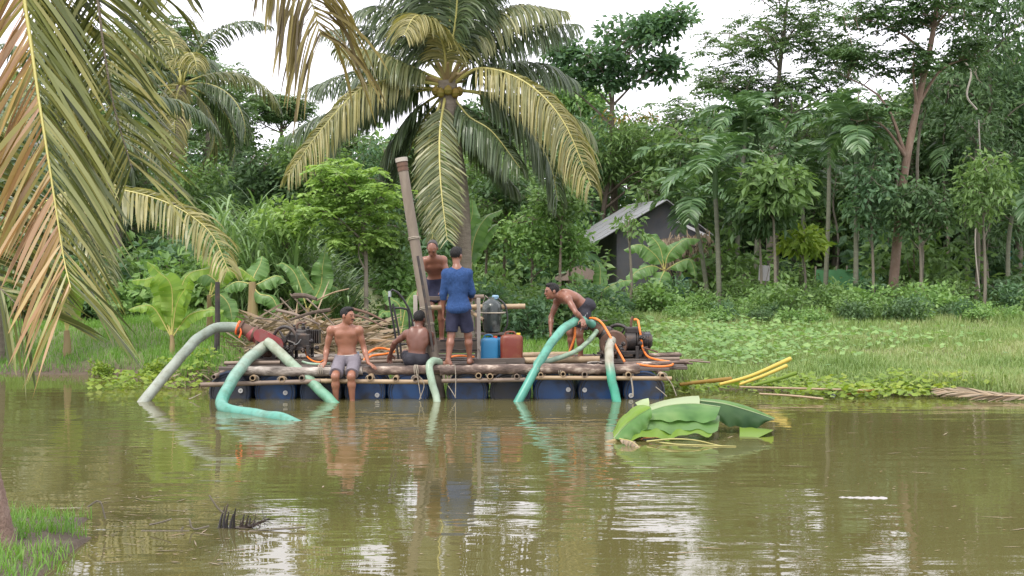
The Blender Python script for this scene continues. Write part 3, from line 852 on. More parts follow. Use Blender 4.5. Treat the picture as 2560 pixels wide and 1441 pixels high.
Y = 55
tree('almond_tree', 'tall spreading tree with layered tiers of large glossy leaves behind the shed', 'tree', None,
     [uvb(1535, Y), P(1535, 500, Y), P(1530, 240, Y), P(1545, 120, Y)], .2, .05,
     [blob(1480, 150, Y, 100, 40, 1.6), blob(1580, 90, Y, 90, 40, 1.6), blob(1650, 65, Y, 60, 22, 1), blob(1430, 190, Y, 60, 25, 1, .6), blob(1640, 170, Y, 70, 30, 1.2, .8), blob(1530, 200, Y, 70, 25, 1, .6), blob(1400, 130, Y, 50, 25, 1, .5), blob(1700, 40, Y, 40, 18, .8, .3)],
     300, L_cl(18, .34, .5, .3, .15, up=1.2, droop=0), 'leaf_blue', 'bark', 11, nl=14, gaps=.25, gs=.9)
Y = 50
tree('feather_tree', 'airy pale-trunked tree with fine drooping leaf sprays against the sky', 'tree', None,
     [uvb(1930, Y), P(1925, 560, Y), P(1935, 320, Y), P(1960, 60, Y), P(1975, -80, Y)], .16, .03,
     [blob(1870, 110, Y, 130, 60, 2.2), blob(2010, 60, Y, 140, 70, 2.2), blob(1820, 200, Y, 90, 40, 1.6, .7), blob(1960, 220, Y, 130, 60, 2, .8), blob(2080, 150, Y, 90, 70, 1.6, .8), blob(1960, -60, Y, 140, 50, 2.2, .8)],
     430, L_sp(4, .55, 12, .19, .085), 'leaf_feather', 'bark_pale', 12, nl=16, gaps=.22, gs=1.0)
Y = 41
tree('leaning_tree', 'tall reddish leaning trunk with dark open canopy at the field edge', 'tree', None,
     [uvb(2228, Y), P(2240, 640, Y), P(2258, 450, Y), P(2290, 270, Y), P(2325, 110, Y), P(2350, -60, Y)], .15, .06,
     [blob(2190, 40, Y, 110, 60, 1.6), blob(2350, 20, Y, 110, 70, 1.6), blob(2120, 130, Y, 60, 60, 1, .6), blob(2260, 150, Y, 110, 40, 1.2, .8), blob(2300, -90, Y, 170, 60, 2, 1.1), blob(2420, 120, Y, 60, 50, 1.2, .5), blob(2150, 300, Y, 40, 50, 1, .3)],
     250, L_sp(5, .46, 10, .19, .09), 'leaf_dark', 'bark_red', 13, nl=14, gaps=.25, gs=1.0)
Y = 46
for i, (u, v0, ru, w_, lab) in enumerate([(2470, 200, 130, 1.0, 'dense dark evergreen tree towering beside the leaning trunk'), (2620, 130, 140, 1.0, 'dense dark evergreen tree at the right end of the tree line'), (2380, 380, 80, .6, 'vine-hung small evergreen behind the leaning trunk')]):
    yy = Y + i * 1.5
    tree('evergreen_tree', lab, 'tree', None,
         [uvb(u, yy), P(u - 10, 600, yy), P(u + 8, 380, yy), P(u, v0 - 60, yy)], .14, .04,
         [blob(u, v0 - 160, yy, ru * .8, 110, 1.5), blob(u - 20, v0 + 40, yy, ru, 120, 1.8), blob(u + 20, v0 + 230, yy, ru * .9, 120, 1.6), blob(u, v0 + 380, yy, ru * .7, 70, 1.4, .4)],
         int(330 * w_), L_cl(20, .34, .8, .24, .085, up=.5, droop=.6), 'leaf_dark' if i != 1 else 'leaf_blue', 'bark_pale', 14 + i, nl=14, gaps=.2)
Y = 54
tree('mango_tree', 'rounded mango tree with narrow leaves and rusty new shoots beside the shed', 'tree', None,
     [uvb(1500, Y), P(1505, 560, Y), P(1530, 420, Y), P(1560, 330, Y)], .15, .05,
     [blob(1560, 350, Y, 110, 70, 1.5), blob(1480, 400, Y, 60, 60, 1.1, .5), blob(1640, 410, Y, 70, 60, 1.3, .7), blob(1540, 420, Y, 90, 40, 1.2, .5)],
     240, L_cl(20, .28, .7, .26, .075, up=.7, droop=.35), 'leaf_mid', 'bark', 20, nl=12, gaps=.2,
     extra=[('new_shoots', lambda r, t: clusters(r, t[np.argsort(-t[:, 2])[:7]] + V3(0, 0, .12), 12, .16, .7, .26, .07, droop=.6), 'leaf_rust')])
Y = 62
for i, (u, v, ru, rv, mt, lab) in enumerate([(1430, 250, 90, 50, 'leaf_bright', 'bright domed tree behind the big palm'), (700, 265, 80, 40, 'leaf_feather', 'flat-topped feathery tree showing beyond the big palm'),
                                          (520, 240, 130, 150, 'leaf_feather', 'feathery tree behind the slim far palm'), (350, 160, 120, 150, 'leaf_dark', 'tall dark tree behind the hanging near leaves'),
                                          (440, 130, 110, 130, 'leaf_feather', 'tall feathery tree rising behind the slim far palm crown'), (560, 330, 70, 90, 'leaf_mid', 'rounded tree left of the gap of sky'), (1250, 330, 120, 90, 'leaf_dark', 'dark tree behind the big palm trunk'), (120, 330, 150, 130, 'leaf_mid', 'broad green tree far behind the left bank')]):
    tree('background_tree', lab, 'tree', None, [uvb(u, Y), P(u, 560, Y), P(u + 5, v + rv, Y), P(u, v, Y)], .18, .05,
         [blob(u - ru * .3, v - rv * .2, Y, ru * .7, rv * .6, 1.6), blob(u + ru * .3, v, Y, ru * .7, rv * .6, 1.6), blob(u, v + rv * .5, Y, ru, rv * .5, 1.6, .8)],
         230, L_sp(5, .5, 10, .2, .1) if 'feather' in mt else L_cl(20, .4, .6, .26, .12, up=.8), mt, 'bark', 30 + i, nl=10, gaps=.25)
# bright compound-leaved tree left of the big palm, darker neighbours
Y = 29.3
tree('drumstick_tree', 'light green young tree with paired leaflets standing left of the leaning pipe', 'tree', None,
     [uvb(915, Y), P(915, 720, Y), P(912, 600, Y), P(890, 500, Y), P(885, 430, Y)], .055, .025,
     [blob(860, 440, Y, 90, 45, .9), blob(930, 510, Y, 80, 60, .9), blob(810, 520, Y, 70, 55, .8, .7), blob(890, 590, Y, 90, 35, .8, .6)],
     150, L_sp(5, .3, 8, .17, .085), 'leaf_fresh', 'bark_pale', 41, nl=12, gaps=.2, gs=2)
Y = 44
for i, (u, v, ru, rv, mt, lab) in enumerate([(670, 440, 100, 80, 'leaf_dark', 'dark rounded tree beside the gap of sky'), (770, 400, 80, 70, 'leaf_mid', 'green tree under the long left palm leaves'), (610, 560, 80, 50, 'leaf_dark', 'low dark tree behind the tall cane')]):
    tree('small_tree', lab, 'tree', None, [uvb(u, Y), P(u, 640, Y), P(u + 6, v + rv * .5, Y), P(u, v, Y)], .1, .03,
         [blob(u, v, Y, ru, rv, 1.1), blob(u + 20, v + rv * .7, Y, ru * .9, rv * .7, 1.1)], 150, L_cl(20, .26, .6, .2, .1, up=.8), mt, 'bark', 44 + i, nl=9, gaps=.15)
Y = 30.5
for i, (u, v, ru, rv, mt, lab) in enumerate([(965, 610, 60, 60, 'leaf_mid', 'dense green bush right behind the black tube frame'), (1000, 700, 50, 50, 'leaf_bright', 'low light-green bush behind the seated back-turned man'), (715, 560, 60, 50, 'leaf_fresh', 'light leafy sapling at the edge of the cane')]):
    tree('sapling', lab, 'tree', None, [uvb(u, Y), P(u, 740, Y), P(u + 4, v + 20, Y), P(u, v - rv * .3, Y)], .04, .012, [blob(u, v, Y, ru, rv, .7)], 90, L_cl(14, .2, .6, .14, .075, up=.8, droop=.1), mt, 'bark', 140 + i, nl=9, gaps=.15, gs=2)
# right of the big palm: bright leafy saplings under the wood
Y = 38
for i, (u, v, ru, rv, mt, lab) in enumerate([(1215, 560, 70, 80, 'leaf_mid', 'leafy sapling right behind the palm trunk'), (1330, 590, 90, 90, 'leaf_bright', 'bright leafy sapling left of the shed'), (1400, 500, 70, 60, 'leaf_mid', 'bushy green sapling in front of the mango tree'), (1260, 480, 70, 50, 'leaf_dark', 'dark sapling under the long gold palm leaf'), (1425, 610, 50, 60, 'leaf_bright', 'thin green sapling between the big palm and the shed')]):
    yy = Y - .7 * (i % 3)
    tree('sapling', lab, 'tree', None, [uvb(u, yy), P(u, 680, yy), P(u + 5, v + 20, yy), P(u, v - rv * .4, yy)], .05, .015,
         [blob(u, v, yy, ru, rv, .9)], 110, L_cl(16, .2, .6, .15, .08, up=.8, droop=.1), mt, 'bark', 50 + i, nl=9, gaps=.15, gs=2)
# saplings and thin trees on the field edge at right
Y = 39
for i, (u, v, ru, rv, mt, lf, lab) in enumerate([
        (1935, 470, 85, 60, 'leaf_mid', (.34, .13), 'tree of long drooping leaves between the slender palms'),
        (1900, 530, 70, 60, 'leaf_dark', (.3, .12), 'dark long-leaved tree by the hanging board'),
        (2010, 600, 48, 30, 'leaf_lime', (.28, .12), 'small tree with bright lime leaves right of the hanging board'),
        (1575, 560, 36, 30, 'leaf_mid', (.2, .08), 'thin pale-stemmed tree in front of the shed'),
        (2300, 520, 80, 80, 'leaf_dark', (.2, .09), 'shaded tree just right of the leaning trunk'),
        (2180, 480, 60, 110, 'leaf_blue', (.22, .09), 'shaded tree just left of the leaning trunk'),
        (2460, 470, 70, 100, 'leaf_mid', (.2, .08), 'pale-stemmed vine-covered tree by the teal house')]):
    yy = Y + (i % 3) * .8
    tree('field_edge_tree', lab, 'tree', None, [uvb(u, yy), P(u + 4, 700, yy), P(u - 4, v + 10, yy), P(u, v - rv * .5, yy)], .05, .02,
         [blob(u, v, yy, ru, rv, .9)], {2: 34, 3: 9}.get(i, 100), L_cl(14, .26, .6, lf[0], lf[1], up=.6, droop=.55), mt, 'bark_pale', 70 + i, nl=8, gaps=.15, gs=2)
# bare-looking thin trunks among the arecas
for i, (u, tv, Y, r0, lab) in enumerate([(1938, 400, 41, .055, 'a'), (2300, 250, 43, .07, 'a'), (2440, 330, 44, .075, 'a'), (2365, 200, 47, .06, 'a'), (2250, 350, 48, .05, 'a'), (2090, 420, 49, .05, 'a'), (1715, 430, 50, .05, 'a')]):
    tree('thin_tree', 'thin straight trunk with sparse leaves rising inside the wood', 'tree', 'thin trunks inside the wood',
         [uvb(u, Y), P(u + 6, 600, Y), P(u - 8, (tv + 600) / 2, Y), P(u + 4, tv, Y)], r0, r0 * .5, [blob(u, tv + 10, Y, 60, 70, .8)], 45, L_cl(14, .25, .7, .18, .08, droop=.3), 'leaf_dark', 'bark_pale', 90 + i, nl=5, gaps=.1)

# filler trees of the wood: three kinds, set out between the others
def wood_proto(seed, mt, lf):
    return tree('wood_tree', 'x', 'tree', None, [V3(0, 0, 0), V3(.1, 0, 2), V3(-.1, .1, 4), V3(0, 0, 5.4)], .12, .03,
                [((0, 0, 4.9), (1.5, 1.4, 1.2), 1), ((.5, .2, 3.4), (1.6, 1.4, 1.1), 1), ((-.5, -.2, 2.2), (1.4, 1.3, .9), .7)], 170, lf, mt, 'bark_pale', seed, nl=12, gaps=.15)
wp = [wood_proto(150, 'leaf_mid', L_cl(16, .3, .7, .26, .12, up=.8, droop=.3)), wood_proto(151, 'leaf_blue', L_cl(16, .3, .7, .22, .09, up=.6, droop=.5)), wood_proto(152, 'leaf_feather', L_sp(5, .4, 10, .17, .08))]
WL = ['mid-green round-leaved tree', 'bluish-green narrow-leaved tree', 'grey-green feathery tree']
wused = [0, 0, 0]
r = rnd(160)
for i, (u, y, h) in enumerate([(1720, 51, 6.2), (1830, 54, 7.6), (1990, 53, 7), (2080, 52, 6.6), (2200, 52, 7), (2290, 50, 7.4), (2350, 52, 7.6), (2430, 51, 8.6), (2540, 50, 9.2), (2600, 54, 9.5), (2480, 57, 10), (1770, 58, 8.2), (2050, 58, 8.0), (2170, 56, 7.8), (1690, 60, 8.0), (2380, 58, 8.8), (1480, 60, 8.0), (2260, 57, 8), (2140, 57, 7.6), (1900, 57, 6.8),
                               (1320, 52, 6.2), (1240, 46, 5.0), (1410, 54, 6.6), (1190, 50, 5.6), (1050, 50, 5.6), (960, 48, 5.2), (860, 50, 5.8), (300, 46, 6.2), (180, 44, 6.4), (60, 46, 7), (-40, 42, 6.6), (390, 50, 6.4), (520, 52, 8.2),   (590, 56, 4.6), (560, 47, 4.4), (700, 50, 5.0), (770, 54, 5.6), (130, 36, 4.2), (330, 37, 3.8), (480, 42, 4)]):
    k = i % 3
    o = wp[k] if not wused[k] else copy_tree(wp[k])
    wused[k] = 1
    o.location = uvb(u, y); s_ = h / 6.0; o.scale = (s_ * r.uniform(.9, 1.2), s_, s_); o.rotation_euler = (0, 0, r.uniform(0, 6.3))
    zone = 'behind the hanging near leaves' if u < 620 else ('behind the big palm' if u < 1500 else 'in the wood behind the slender palms')
    tag(o, WL[k] + ' ' + zone, 'tree', WL[k] + 's ' + zone)

# the far wood behind it all
r = rnd(400)
def wood_top(u):
    return np.interp(u, [-400, 0, 300, 480, 560, 640, 700, 800, 1350, 1500, 1700, 1900, 2100, 2600, 3000], [200, 330, 420, 470, 490, 500, 400, 370, 350, 330, 330, 300, 320, 260, 200])
n = 5200
u = r.uniform(-500, 3100, n); Yw = r.uniform(60, 76, n)
top = wood_top(u) + 25 * wob(u / 60, u * 0, 1.0)
v = top + (760 - top) * r.uniform(0, 1, n) ** 1.1
tips = np.stack([(u - 1280) / FPX * Yw, Yw, 2 - (v - 644) / FPX * Yw], 1)
V, F = clusters(r, tips, 18, .8, .7, .46, .26, up=.8)
o = mesh_np('far_wood', V, F, M['leaf_mid'], origin=(0, 66, 0)); tag(o, 'far green wood closing off the view behind the trees', kind='stuff')

# ------------------------------------------------------------------ undergrowth shrubs
def shrub_proto(seed, mt, h, w_, L, W, n=60, k=14):
    r = rnd(seed)
    t = empty('shrub', (0, 0, 0))
    tips = crown_tips(r, [((0, 0, h * .5), (w_ / 2, w_ / 2, h * .5), 1)], n, .1, 3)
    tips[:, 2] = np.maximum(tips[:, 2], .06)
    mb = MB()
    for j in range(9):
        tp = tips[r.integers(len(tips))]
        mb.tube([(0, 0, -.1), tp * V3(.4, .4, .5), tp], [.018, .012, .005], 5, cap=False)
    mb.build('stem', M['bark'], t)
    V, F = clusters(r, tips, k, .16, .6, L, W, up=.8, droop=.1)
    mesh_np('foliage', V, F, M[mt], t)
    return t
protos = [shrub_proto(500, 'leaf_mid', 1.0, 1.5, .15, .07), shrub_proto(501, 'leaf_dark', 1.1, 1.5, .17, .08), shrub_proto(502, 'leaf_bright', .8, 1.3, .14, .08), shrub_proto(503, 'leaf_blue', 1.3, 1.3, .2, .09), shrub_proto(504, 'leaf_lime', .55, .9, .12, .08, 36, 12)]
used = [False] * len(protos)
SL = ['mid-green leafy shrub', 'dark leafy shrub', 'bright green low shrub', 'tall bluish-green shrub', 'small yellow-green shrub']
def put_shrub(k, x, y, s, rz, zone):
    o = protos[k] if not used[k] else copy_tree(protos[k])
    used[k] = True
    o.location = (x, y, gz(x, y)); o.scale = (s, s, s * .95); o.rotation_euler = (0, 0, rz)
    tag(o, SL[k] + ' ' + zone, 'shrub', SL[k] + 's ' + zone)
r = rnd(510)
for i in range(64):                                    # right: along the field edge
    u = 1500 + 1120 * (i + r.uniform(0, 1)) / 64; y = r.uniform(34.5, 41)
    put_shrub([0, 1, 2, 3, 2, 0, 2][i % 7], P(u, 700, y)[0], y, r.uniform(.35, 1.0) * (.7 if y < 36.5 else 1.1), r.uniform(0, 6), 'along the far edge of the grass field')
for i in range(30):                                    # middle, behind the raft
    u = 1000 + 520 * (i + r.uniform(0, 1)) / 30; y = r.uniform(31.5, 37)
    put_shrub([0, 2, 2, 3, 0][i % 5], P(u, 700, y)[0], y, r.uniform(.7, 1.4), r.uniform(0, 6), 'between the big palm and the shed')
for i in range(26):                                    # left
    u = -60 + 700 * (i + r.uniform(0, 1)) / 26; y = r.uniform(32, 38)
    put_shrub([0, 2, 3, 0][i % 4], P(u, 700, y)[0], y, r.uniform(1.0, 1.7), r.uniform(0, 6), 'behind the banana plants of the left bank')
for i in range(40):                                    # back rows
    u = -100 + 2750 * (i + r.uniform(0, 1)) / 40; y = r.uniform(43, 53)
    if 1440 < u < 1790: continue
    put_shrub([1, 3, 0, 0][i % 4], P(u, 700, y)[0], y, r.uniform(1.3, 2.6), r.uniform(0, 6), 'deep among the trunks of the wood')
for (u, y, s) in [(300, 23.9, .7), (345, 23.3, .6), (385, 24.2, .55), (250, 25.0, .5)]:
    put_shrub(4, P(u, 700, y)[0], y, s, u, 'on the brink of the left bank')

# ------------------------------------------------------------------ banana plants
def banana_leaf(name, path, W, parent, mt, seed, N=(0, 0, 1), fold=.35, splits=4, stalk=.14, wave=.05, r0=.02, origin=None, rip=1.0, rf=1.0):
    """broad blade on a midrib; fold = how far the two halves drop (radians); torn edges"""
    r = rnd(seed)
    n = 30
    pts = spline(path, n); T = nrm(np.gradient(pts, axis=0)); s = np.linspace(0, 1, n)
    mb = MB(); mb.tube(pts, np.interp(s, [0, stalk, 1], [r0, r0 * .75, r0 * .12]), 6, 1)
    N = np.array(N, float)
    k0 = int(stalk * n)
    cuts = set(r.integers(k0 + 3, n - 2, splits).tolist())
    for sg in (-1, 1):
        prev = None; tilt = 0; ph = r.uniform(0, 6)
        for i in range(k0, n):
            t = (s[i] - stalk) / (1 - stalk)
            w_ = W / 2 * max(.02, math.sin(math.pi * min(1, t ** .75 * .97 + .02)) ** .55)
            side = nrm(np.cross(T[i], N)) * sg; up = nrm(np.cross(side * sg, T[i]))
            if i in cuts: tilt = r.uniform(-.22, .22)
            row = []
            for j in range(5):
                q = j / 4
                a = fold * (.4 + .9 * q) + tilt * q * rip + .12 * rip * math.sin(i * .9 * rf + ph) * q
                d = side * math.cos(a) - up * math.sin(a)
                row.append(pts[i] + d * w_ * q + up * (wave * W * math.sin(i * 1.3 * rf + ph) * q * q))
            if prev is not None:
                vs = prev + row
                mb.add(vs, [(j, j + 1, 6 + j, 5 + j) for j in range(4)], 0)
            if i in cuts:
                off = T[i] * .012
                row = [p + off * (j / 4) for j, p in enumerate(row)]
            prev = row
    # weld shared rows so a blade half stays one sheet between tears
    o = mb.build(name, [M[mt], M['rachis_gold']], parent, smooth=60, origin=origin)
    return o

def banana_plant(label, u, Y, h, leaves, mt, seed, group=None, tr=.07):
    x = P(u, 700, Y)[0]
    b = V3(x, Y, gz(x, Y))
    t = empty('banana_plant', b, label, 'banana plant', group)
    c = b + V3(0, 0, h)
    MB().tube(spline([b - V3(0, 0, .08), b + V3(.01, 0, h * .5), c], 8), np.linspace(tr, tr * .55, 8), 10).build('stem', M['pseudostem'], t, smooth=60)
    for i, (pp, dy, W, fold) in enumerate(leaves):
        path = [c - V3(0, 0, .06)] + [P(uu, vv, Y + dy * (j + 1) / len(pp)) for j, (uu, vv) in enumerate(pp)]
        tang = path[-1] - path[0]
        N = (0, -.55, .8)
        banana_leaf('leaf', path, W * 1.35, t, mt if not isinstance(mt, list) else mt[i % len(mt)], seed * 17 + i, N, fold, 5, .16, .04, .016)
    return t
banana_plant('bright young banana plant with upright lime leaves on the left bank', 428, 25.3, .34,
    [([(428, 720), (395, 680), (368, 655)], -.2, .34, .25), ([(440, 765), (462, 722), (470, 705)], -.3, .26, .2), ([(460, 700), (520, 672), (550, 668)], .1, .3, .3),
     ([(470, 790), (520, 775), (558, 778)], -.1, .24, .4), ([(385, 772), (350, 765), (320, 775)], -.1, .24, .4), ([(400, 750), (408, 720), (420, 700)], .3, .3, .3), ([(400, 705), (360, 700), (330, 702)], .3, .3, .3)], 'banana', 1, tr=.06)
banana_plant('banana plant with torn leaves by the dark post on the bank', 522, 26.2, .75,
    [([(540, 705), (500, 680), (470, 690)], .2, .3, .4), ([(552, 690), (590, 670), (640, 700)], .2, .3, .5), ([(545, 735), (570, 760), (580, 800)], -.3, .32, .4), ([(530, 690), (520, 655), (500, 640)], .3, .28, .3)], ['banana_dull', 'banana'], 2)
banana_plant('banana clump with wide leaves in front of the cane', 630, 28.5, .75,
    [([(640, 712), (690, 690), (715, 705)], .1, .34, .4), ([(625, 710), (590, 705), (555, 725)], .1, .32, .45), ([(635, 690), (650, 660), (655, 640)], .3, .34, .3), ([(648, 735), (680, 745), (700, 790)], -.2, .3, .5)], 'banana_dull', 3, tr=.12)
banana_plant('banana plant with one tall paddle leaf above the brush pile', 768, 29, .6,
    [([(800, 720), (806, 670), (812, 632)], -.1, .36, .1), ([(790, 740), (760, 690), (745, 665)], .2, .26, .4), ([(740, 690), (710, 660), (690, 662)], .2, .24, .4), ([(800, 730), (830, 715), (850, 725)], .2, .24, .5)], 'banana_dull', 4)
banana_plant('small banana plant at the water edge below the near leaves', 165, 26.5, .45,
    [([(150, 745), (120, 720), (95, 740)], 0, .3, .4), ([(170, 720), (140, 680), (130, 655)], .2, .32, .3), ([(185, 760), (220, 735), (240, 740)], .1, .26, .4), ([(170, 700), (180, 670), (200, 650)], .2, .24, .3)], 'banana', 5, tr=.09)
banana_plant('pale banana plant with drooping leaves in front of the shed', 1662, 41, 1.2,
    [([(1640, 640), (1600, 612), (1560, 625)], 0, .5, .45), ([(1672, 635), (1710, 600), (1750, 598)], 0, .46, .4), ([(1660, 680), (1650, 705), (1655, 735)], -.6, .5, .3), ([(1690, 660), (1725, 650), (1740, 690)], -.3, .42, .5), ([(1630, 665), (1590, 680), (1570, 710)], -.3, .44, .4), ([(1650, 620), (1625, 590), (1600, 585)], .5, .4, .3)], 'banana_dull', 6, tr=.1)
banana_plant('leafy banana plant between the bending man and the shed', 1500, 37, .5,
    [([(1480, 720), (1450, 695), (1425, 690)], 0, .36, .35), ([(1510, 725), (1550, 705), (1580, 700)], 0, .34, .4), ([(1520, 745), (1545, 750), (1560, 770)], -.3, .34, .5), ([(1490, 745), (1465, 740), (1440, 760)], -.2, .3, .4), ([(1500, 700), (1500, 670), (1490, 650)], .2, .3, .3)], 'banana_dull', 7)
banana_plant('banana plant with two dry grey leaves behind the palm trunk', 1175, 34, 1.4,
    [([(1185, 600), (1215, 545), (1255, 525)], 0, .34, .4), ([(1190, 620), (1230, 570), (1245, 560)], .2, .3, .5), ([(1165, 600), (1180, 540), (1180, 500)], .3, .4, .4)], 'banana_dull', 8)
banana_plant('taro-leaved banana plant behind the iron frame', 1000, 29, .3,
    [([(1000, 770), (975, 745), (960, 725)], 0, .3, .4), ([(1015, 765), (1030, 735), (1045, 725)], 0, .3, .4), ([(990, 790), (960, 780), (945, 795)], -.2, .26, .4)], 'banana_dull', 9)

# ------------------------------------------------------------------ cane thicket
r = rnd(600)
n = 330
u = r.uniform(540, 880, n); y = r.uniform(29.5, 34, n)
x = (u - 1280) / FPX * y
b = np.stack([x, y, ground_z(x, y)], 1)
H = r.uniform(.5, 2.3, n) * np.interp(u, [540, 620, 760, 880], [.9, 1, .75, .4])
k = 10
bb = np.repeat(b, k, 0); hh = np.repeat(H, k) * r.uniform(.15, 1, n * k)
bb = bb + np.stack([0 * hh, 0 * hh, hh], 1) + r.normal(size=bb.shape) * .03
az = r.uniform(0, 2 * math.pi, n * k)
d = np.stack([np.cos(az) * .45, np.sin(az) * .45, np.ones(n * k)], 1)
wd = np.stack([-np.sin(az), np.cos(az), 0 * az], 1)
V, F = strips(bb, d, wd, r.uniform(.7, 1.25, n * k), np.full(n * k, .045), r.uniform(1.2, 2.6, n * k), 6)
o = mesh_np('cane_thicket', V, F, M['cane'], origin=(float(x.mean()), 31.5, 0)); tag(o, 'dense thicket of tall arching cane blades behind the brush pile', kind='stuff')

# ------------------------------------------------------------------ grass
def grass(name, label, x, y, h, w_, mt, seed, lean=.35):
    r = rnd(seed); n = len(x)
    z = ground_z(x, y)
    ok = z > .0
    x, y, z, h = x[ok], y[ok], z[ok], np.broadcast_to(h, ok.shape)[ok]; n = len(x)
    p = np.stack([x, y, z - .01], 1)
    az = r.uniform(0, 2 * math.pi, n); l = r.uniform(.1, 1, n) * lean
    d = np.stack([np.cos(az) * l, np.sin(az) * l, np.ones(n)], 1)
    wd = np.stack([-np.sin(az), np.cos(az), 0 * az], 1)
    V, F = strips(p, d, wd, h * r.uniform(.6, 1.2, n), np.full(n, w_) * r.uniform(.7, 1.3, n), r.uniform(.4, 1.6, n), 2, prof=[.9, .7, .05])
    o = mesh_np(name, V, F, M[mt], origin=(float(x.mean()), float(y.mean()), 0)); tag(o, label, kind='stuff')
    return o
r = rnd(700)
n = 90000
y = 20.6 + 17.5 * r.uniform(0, 1, n) ** 1.5
x = np.interp(r.uniform(0, 1, n), [0, 1], [0, 1]) * (y * .40 - 1.6) + 1.6
hgt = .16 + .1 * wob(x, y, .8) + .12 * sstep(33, 37, y)
grass('field_grass', 'pale green grass field on the right bank', x, y, np.maximum(hgt, .07), .018, 'grass', 701, .7)
n = 36000
y = 22.3 + 10 * r.uniform(0, 1, n) ** 1.6
x = -11 + r.uniform(0, 1, n) * 9.5
grass('bank_grass', 'lush green grass on the left bank', x, y, .17 + .1 * wob(x, y, 1.0, 2), .014, 'grass_lush', 702, .6)
n = 12000
y = r.uniform(24.2, 33, n); x = r.uniform(-4, 3, n)
grass('back_grass', 'green grass behind the raft', x, y, .2 + .08 * wob(x, y, 1.2, 5), .016, 'grass_lush', 703, .6)
n = 5600
x = r.uniform(-4.4, -2.2, n); y = r.uniform(8.6, 12.0, n)
k_ = wob(x, y, 3.0, 1.0) > -.05
grass('near_grass', 'fresh green grass tufts at the foot of the near palm trunk', x[k_], y[k_], .12 + .24 * np.maximum(0, wob(x[k_], y[k_], 2.1, 3.0)), .009, 'grass_lush', 704, .7)

# broad-leaved creepers along the right water's edge, and in patches on the field
def creeper(name, label, x, y, s, mt, seed, z0=.03, hmax=.12):
    r = rnd(seed); n = len(x)
    p = np.stack([x, y, np.maximum(ground_z(x, y), .0) + z0 + r.uniform(0, hmax, n)], 1)
    az = r.uniform(0, 2 * math.pi, n)
    d = np.stack([np.cos(az), np.sin(az), r.uniform(-.1, .5, n)], 1)
    nn = np.stack([.5 * r.normal(size=n), .5 * r.normal(size=n) - .3, np.ones(n)], 1)
    V, F = leaf_quads(p, d, nn, s * r.uniform(.7, 1.3, n), s * .8 * r.uniform(.7, 1.2, n))
    o = mesh_np(name, V, F, M[mt], origin=(float(x.mean()), float(y.mean()), 0)); tag(o, label, kind='stuff')
cx, cy = [], []
for (u0, y0, su, sy, n) in [(1760, 22.0, .5, .3, 260), (2080, 21.6, .35, .2, 160), (2230, 21.5, .6, .35, 420), (2330, 22.2, .5, .4, 260), (1990, 22.3, .4, .3, 160), (2050, 21.2, .25, .12, 90), (2150, 20.9, .2, .1, 60)]:
    c = P(u0, 700, y0)
    cx.append(c[0] + r.normal(size=n) * su); cy.append(y0 + r.normal(size=n) * sy)
creeper('water_creeper', 'yellow-green floating creeper leaves at the edge of the right bank', np.concatenate(cx), np.concatenate(cy), .11, 'leaf_lime', 720)
cx, cy = [], []
for (u0, y0, su, sy, n) in [(1760, 29, 1.0, 1.2, 500), (1900, 31, 1.2, 1.5, 700), (1850, 26, .8, .8, 250), (2250, 30, 1.0, 1.5, 200), (1700, 33, 1.0, 1.2, 400)]:
    c = P(u0, 700, y0)
    cx.append(c[0] + r.normal(size=n) * su); cy.append(y0 + r.normal(size=n) * sy)
creeper('field_creeper', 'pale broad-leaved weeds scattered through the field grass', np.concatenate(cx), np.concatenate(cy), .13, 'leaf_bright', 721, .08, .18)
n = 380
cx = r.uniform(-6.4, -4.8, n); cy = r.uniform(22.2, 24.3, n)
creeper('bank_creeper', 'yellow-green vine leaves spilling over the left bank to the water', cx, cy, .12, 'leaf_lime', 722, .0, .2)

# pale lianas hanging in the right-hand trees
for i, (pp, y) in enumerate([([(2405, 150), (2425, 185), (2415, 240), (2440, 275)], 43.5), ([(2145, 230), (2142, 420), (2146, 600)], 42.0), ([(2445, 300), (2450, 450), (2438, 600), (2450, 730)], 42.5)]):
    path = px(pp, y)
    o = MB().tube(spline(path, 20), .02 if i else .03, 5).build('liana', M['pale_wood'], None, origin=tuple(path[-1])); tag(o, ['short pale crooked liana high in the evergreen', 'long thin straight liana hanging beside a slender palm', 'long wavy pale liana hanging to the undergrowth'][i], 'vine')
# ------------------------------------------------------------------ the raft
YF_ = 20.8
raft = empty('raft', P(1100, 1000, 21.8) * V3(1, 1, 0), 'bamboo and log raft floating on blue plastic barrels', 'raft')
r = rnd(800)
BX = [573, 687, 800, 912, 1020, 1168, 1276, 1386, 1498, 1611]
def barrel(x, y0, dark, bungs, row2=False):
    c = V3(x, y0, .095); R = .297
    mb = MB()
    prof = [(0, R * .9), (0, R * .97), (.012, R), (.05, R), (.06, R * .965), (.09, R * .965), (.28, R * .985), (.3, R), (.33, R), (.35, R * .985),
            (.55, R * .985), (.57, R), (.6, R), (.62, R * .985), (.84, R * .965), (.85, R), (.89, R), (.9, R * .95)]
    mb.lathe(c, (0, 1, 0), prof, 28)
    o = mb.build('barrel', M['barrel_dark' if dark else 'barrel'], raft, smooth=40)
    m2 = MB(); m2.torus(c + V3(0, -.004, 0), (0, 1, 0), R * .93, .014, 28, 6)
    m2.torus(c + V3(0, -.002, 0), (0, 1, 0), R * .80, .008, 28, 5)
    m2.build('rim', M['barrel_dark'], o, smooth=60)
    for (bu, bv) in bungs:
        q = P(bu, bv, y0 - .01)
        b_ = MB(); b_.lathe(q + V3(0, .02, 0), (0, -1, 0), [(0, .034), (.025, .034), (.03, .03), (.03, .016), (.012, .014)], 14)
        b_.build('bung', M['bung'], o)
    return o
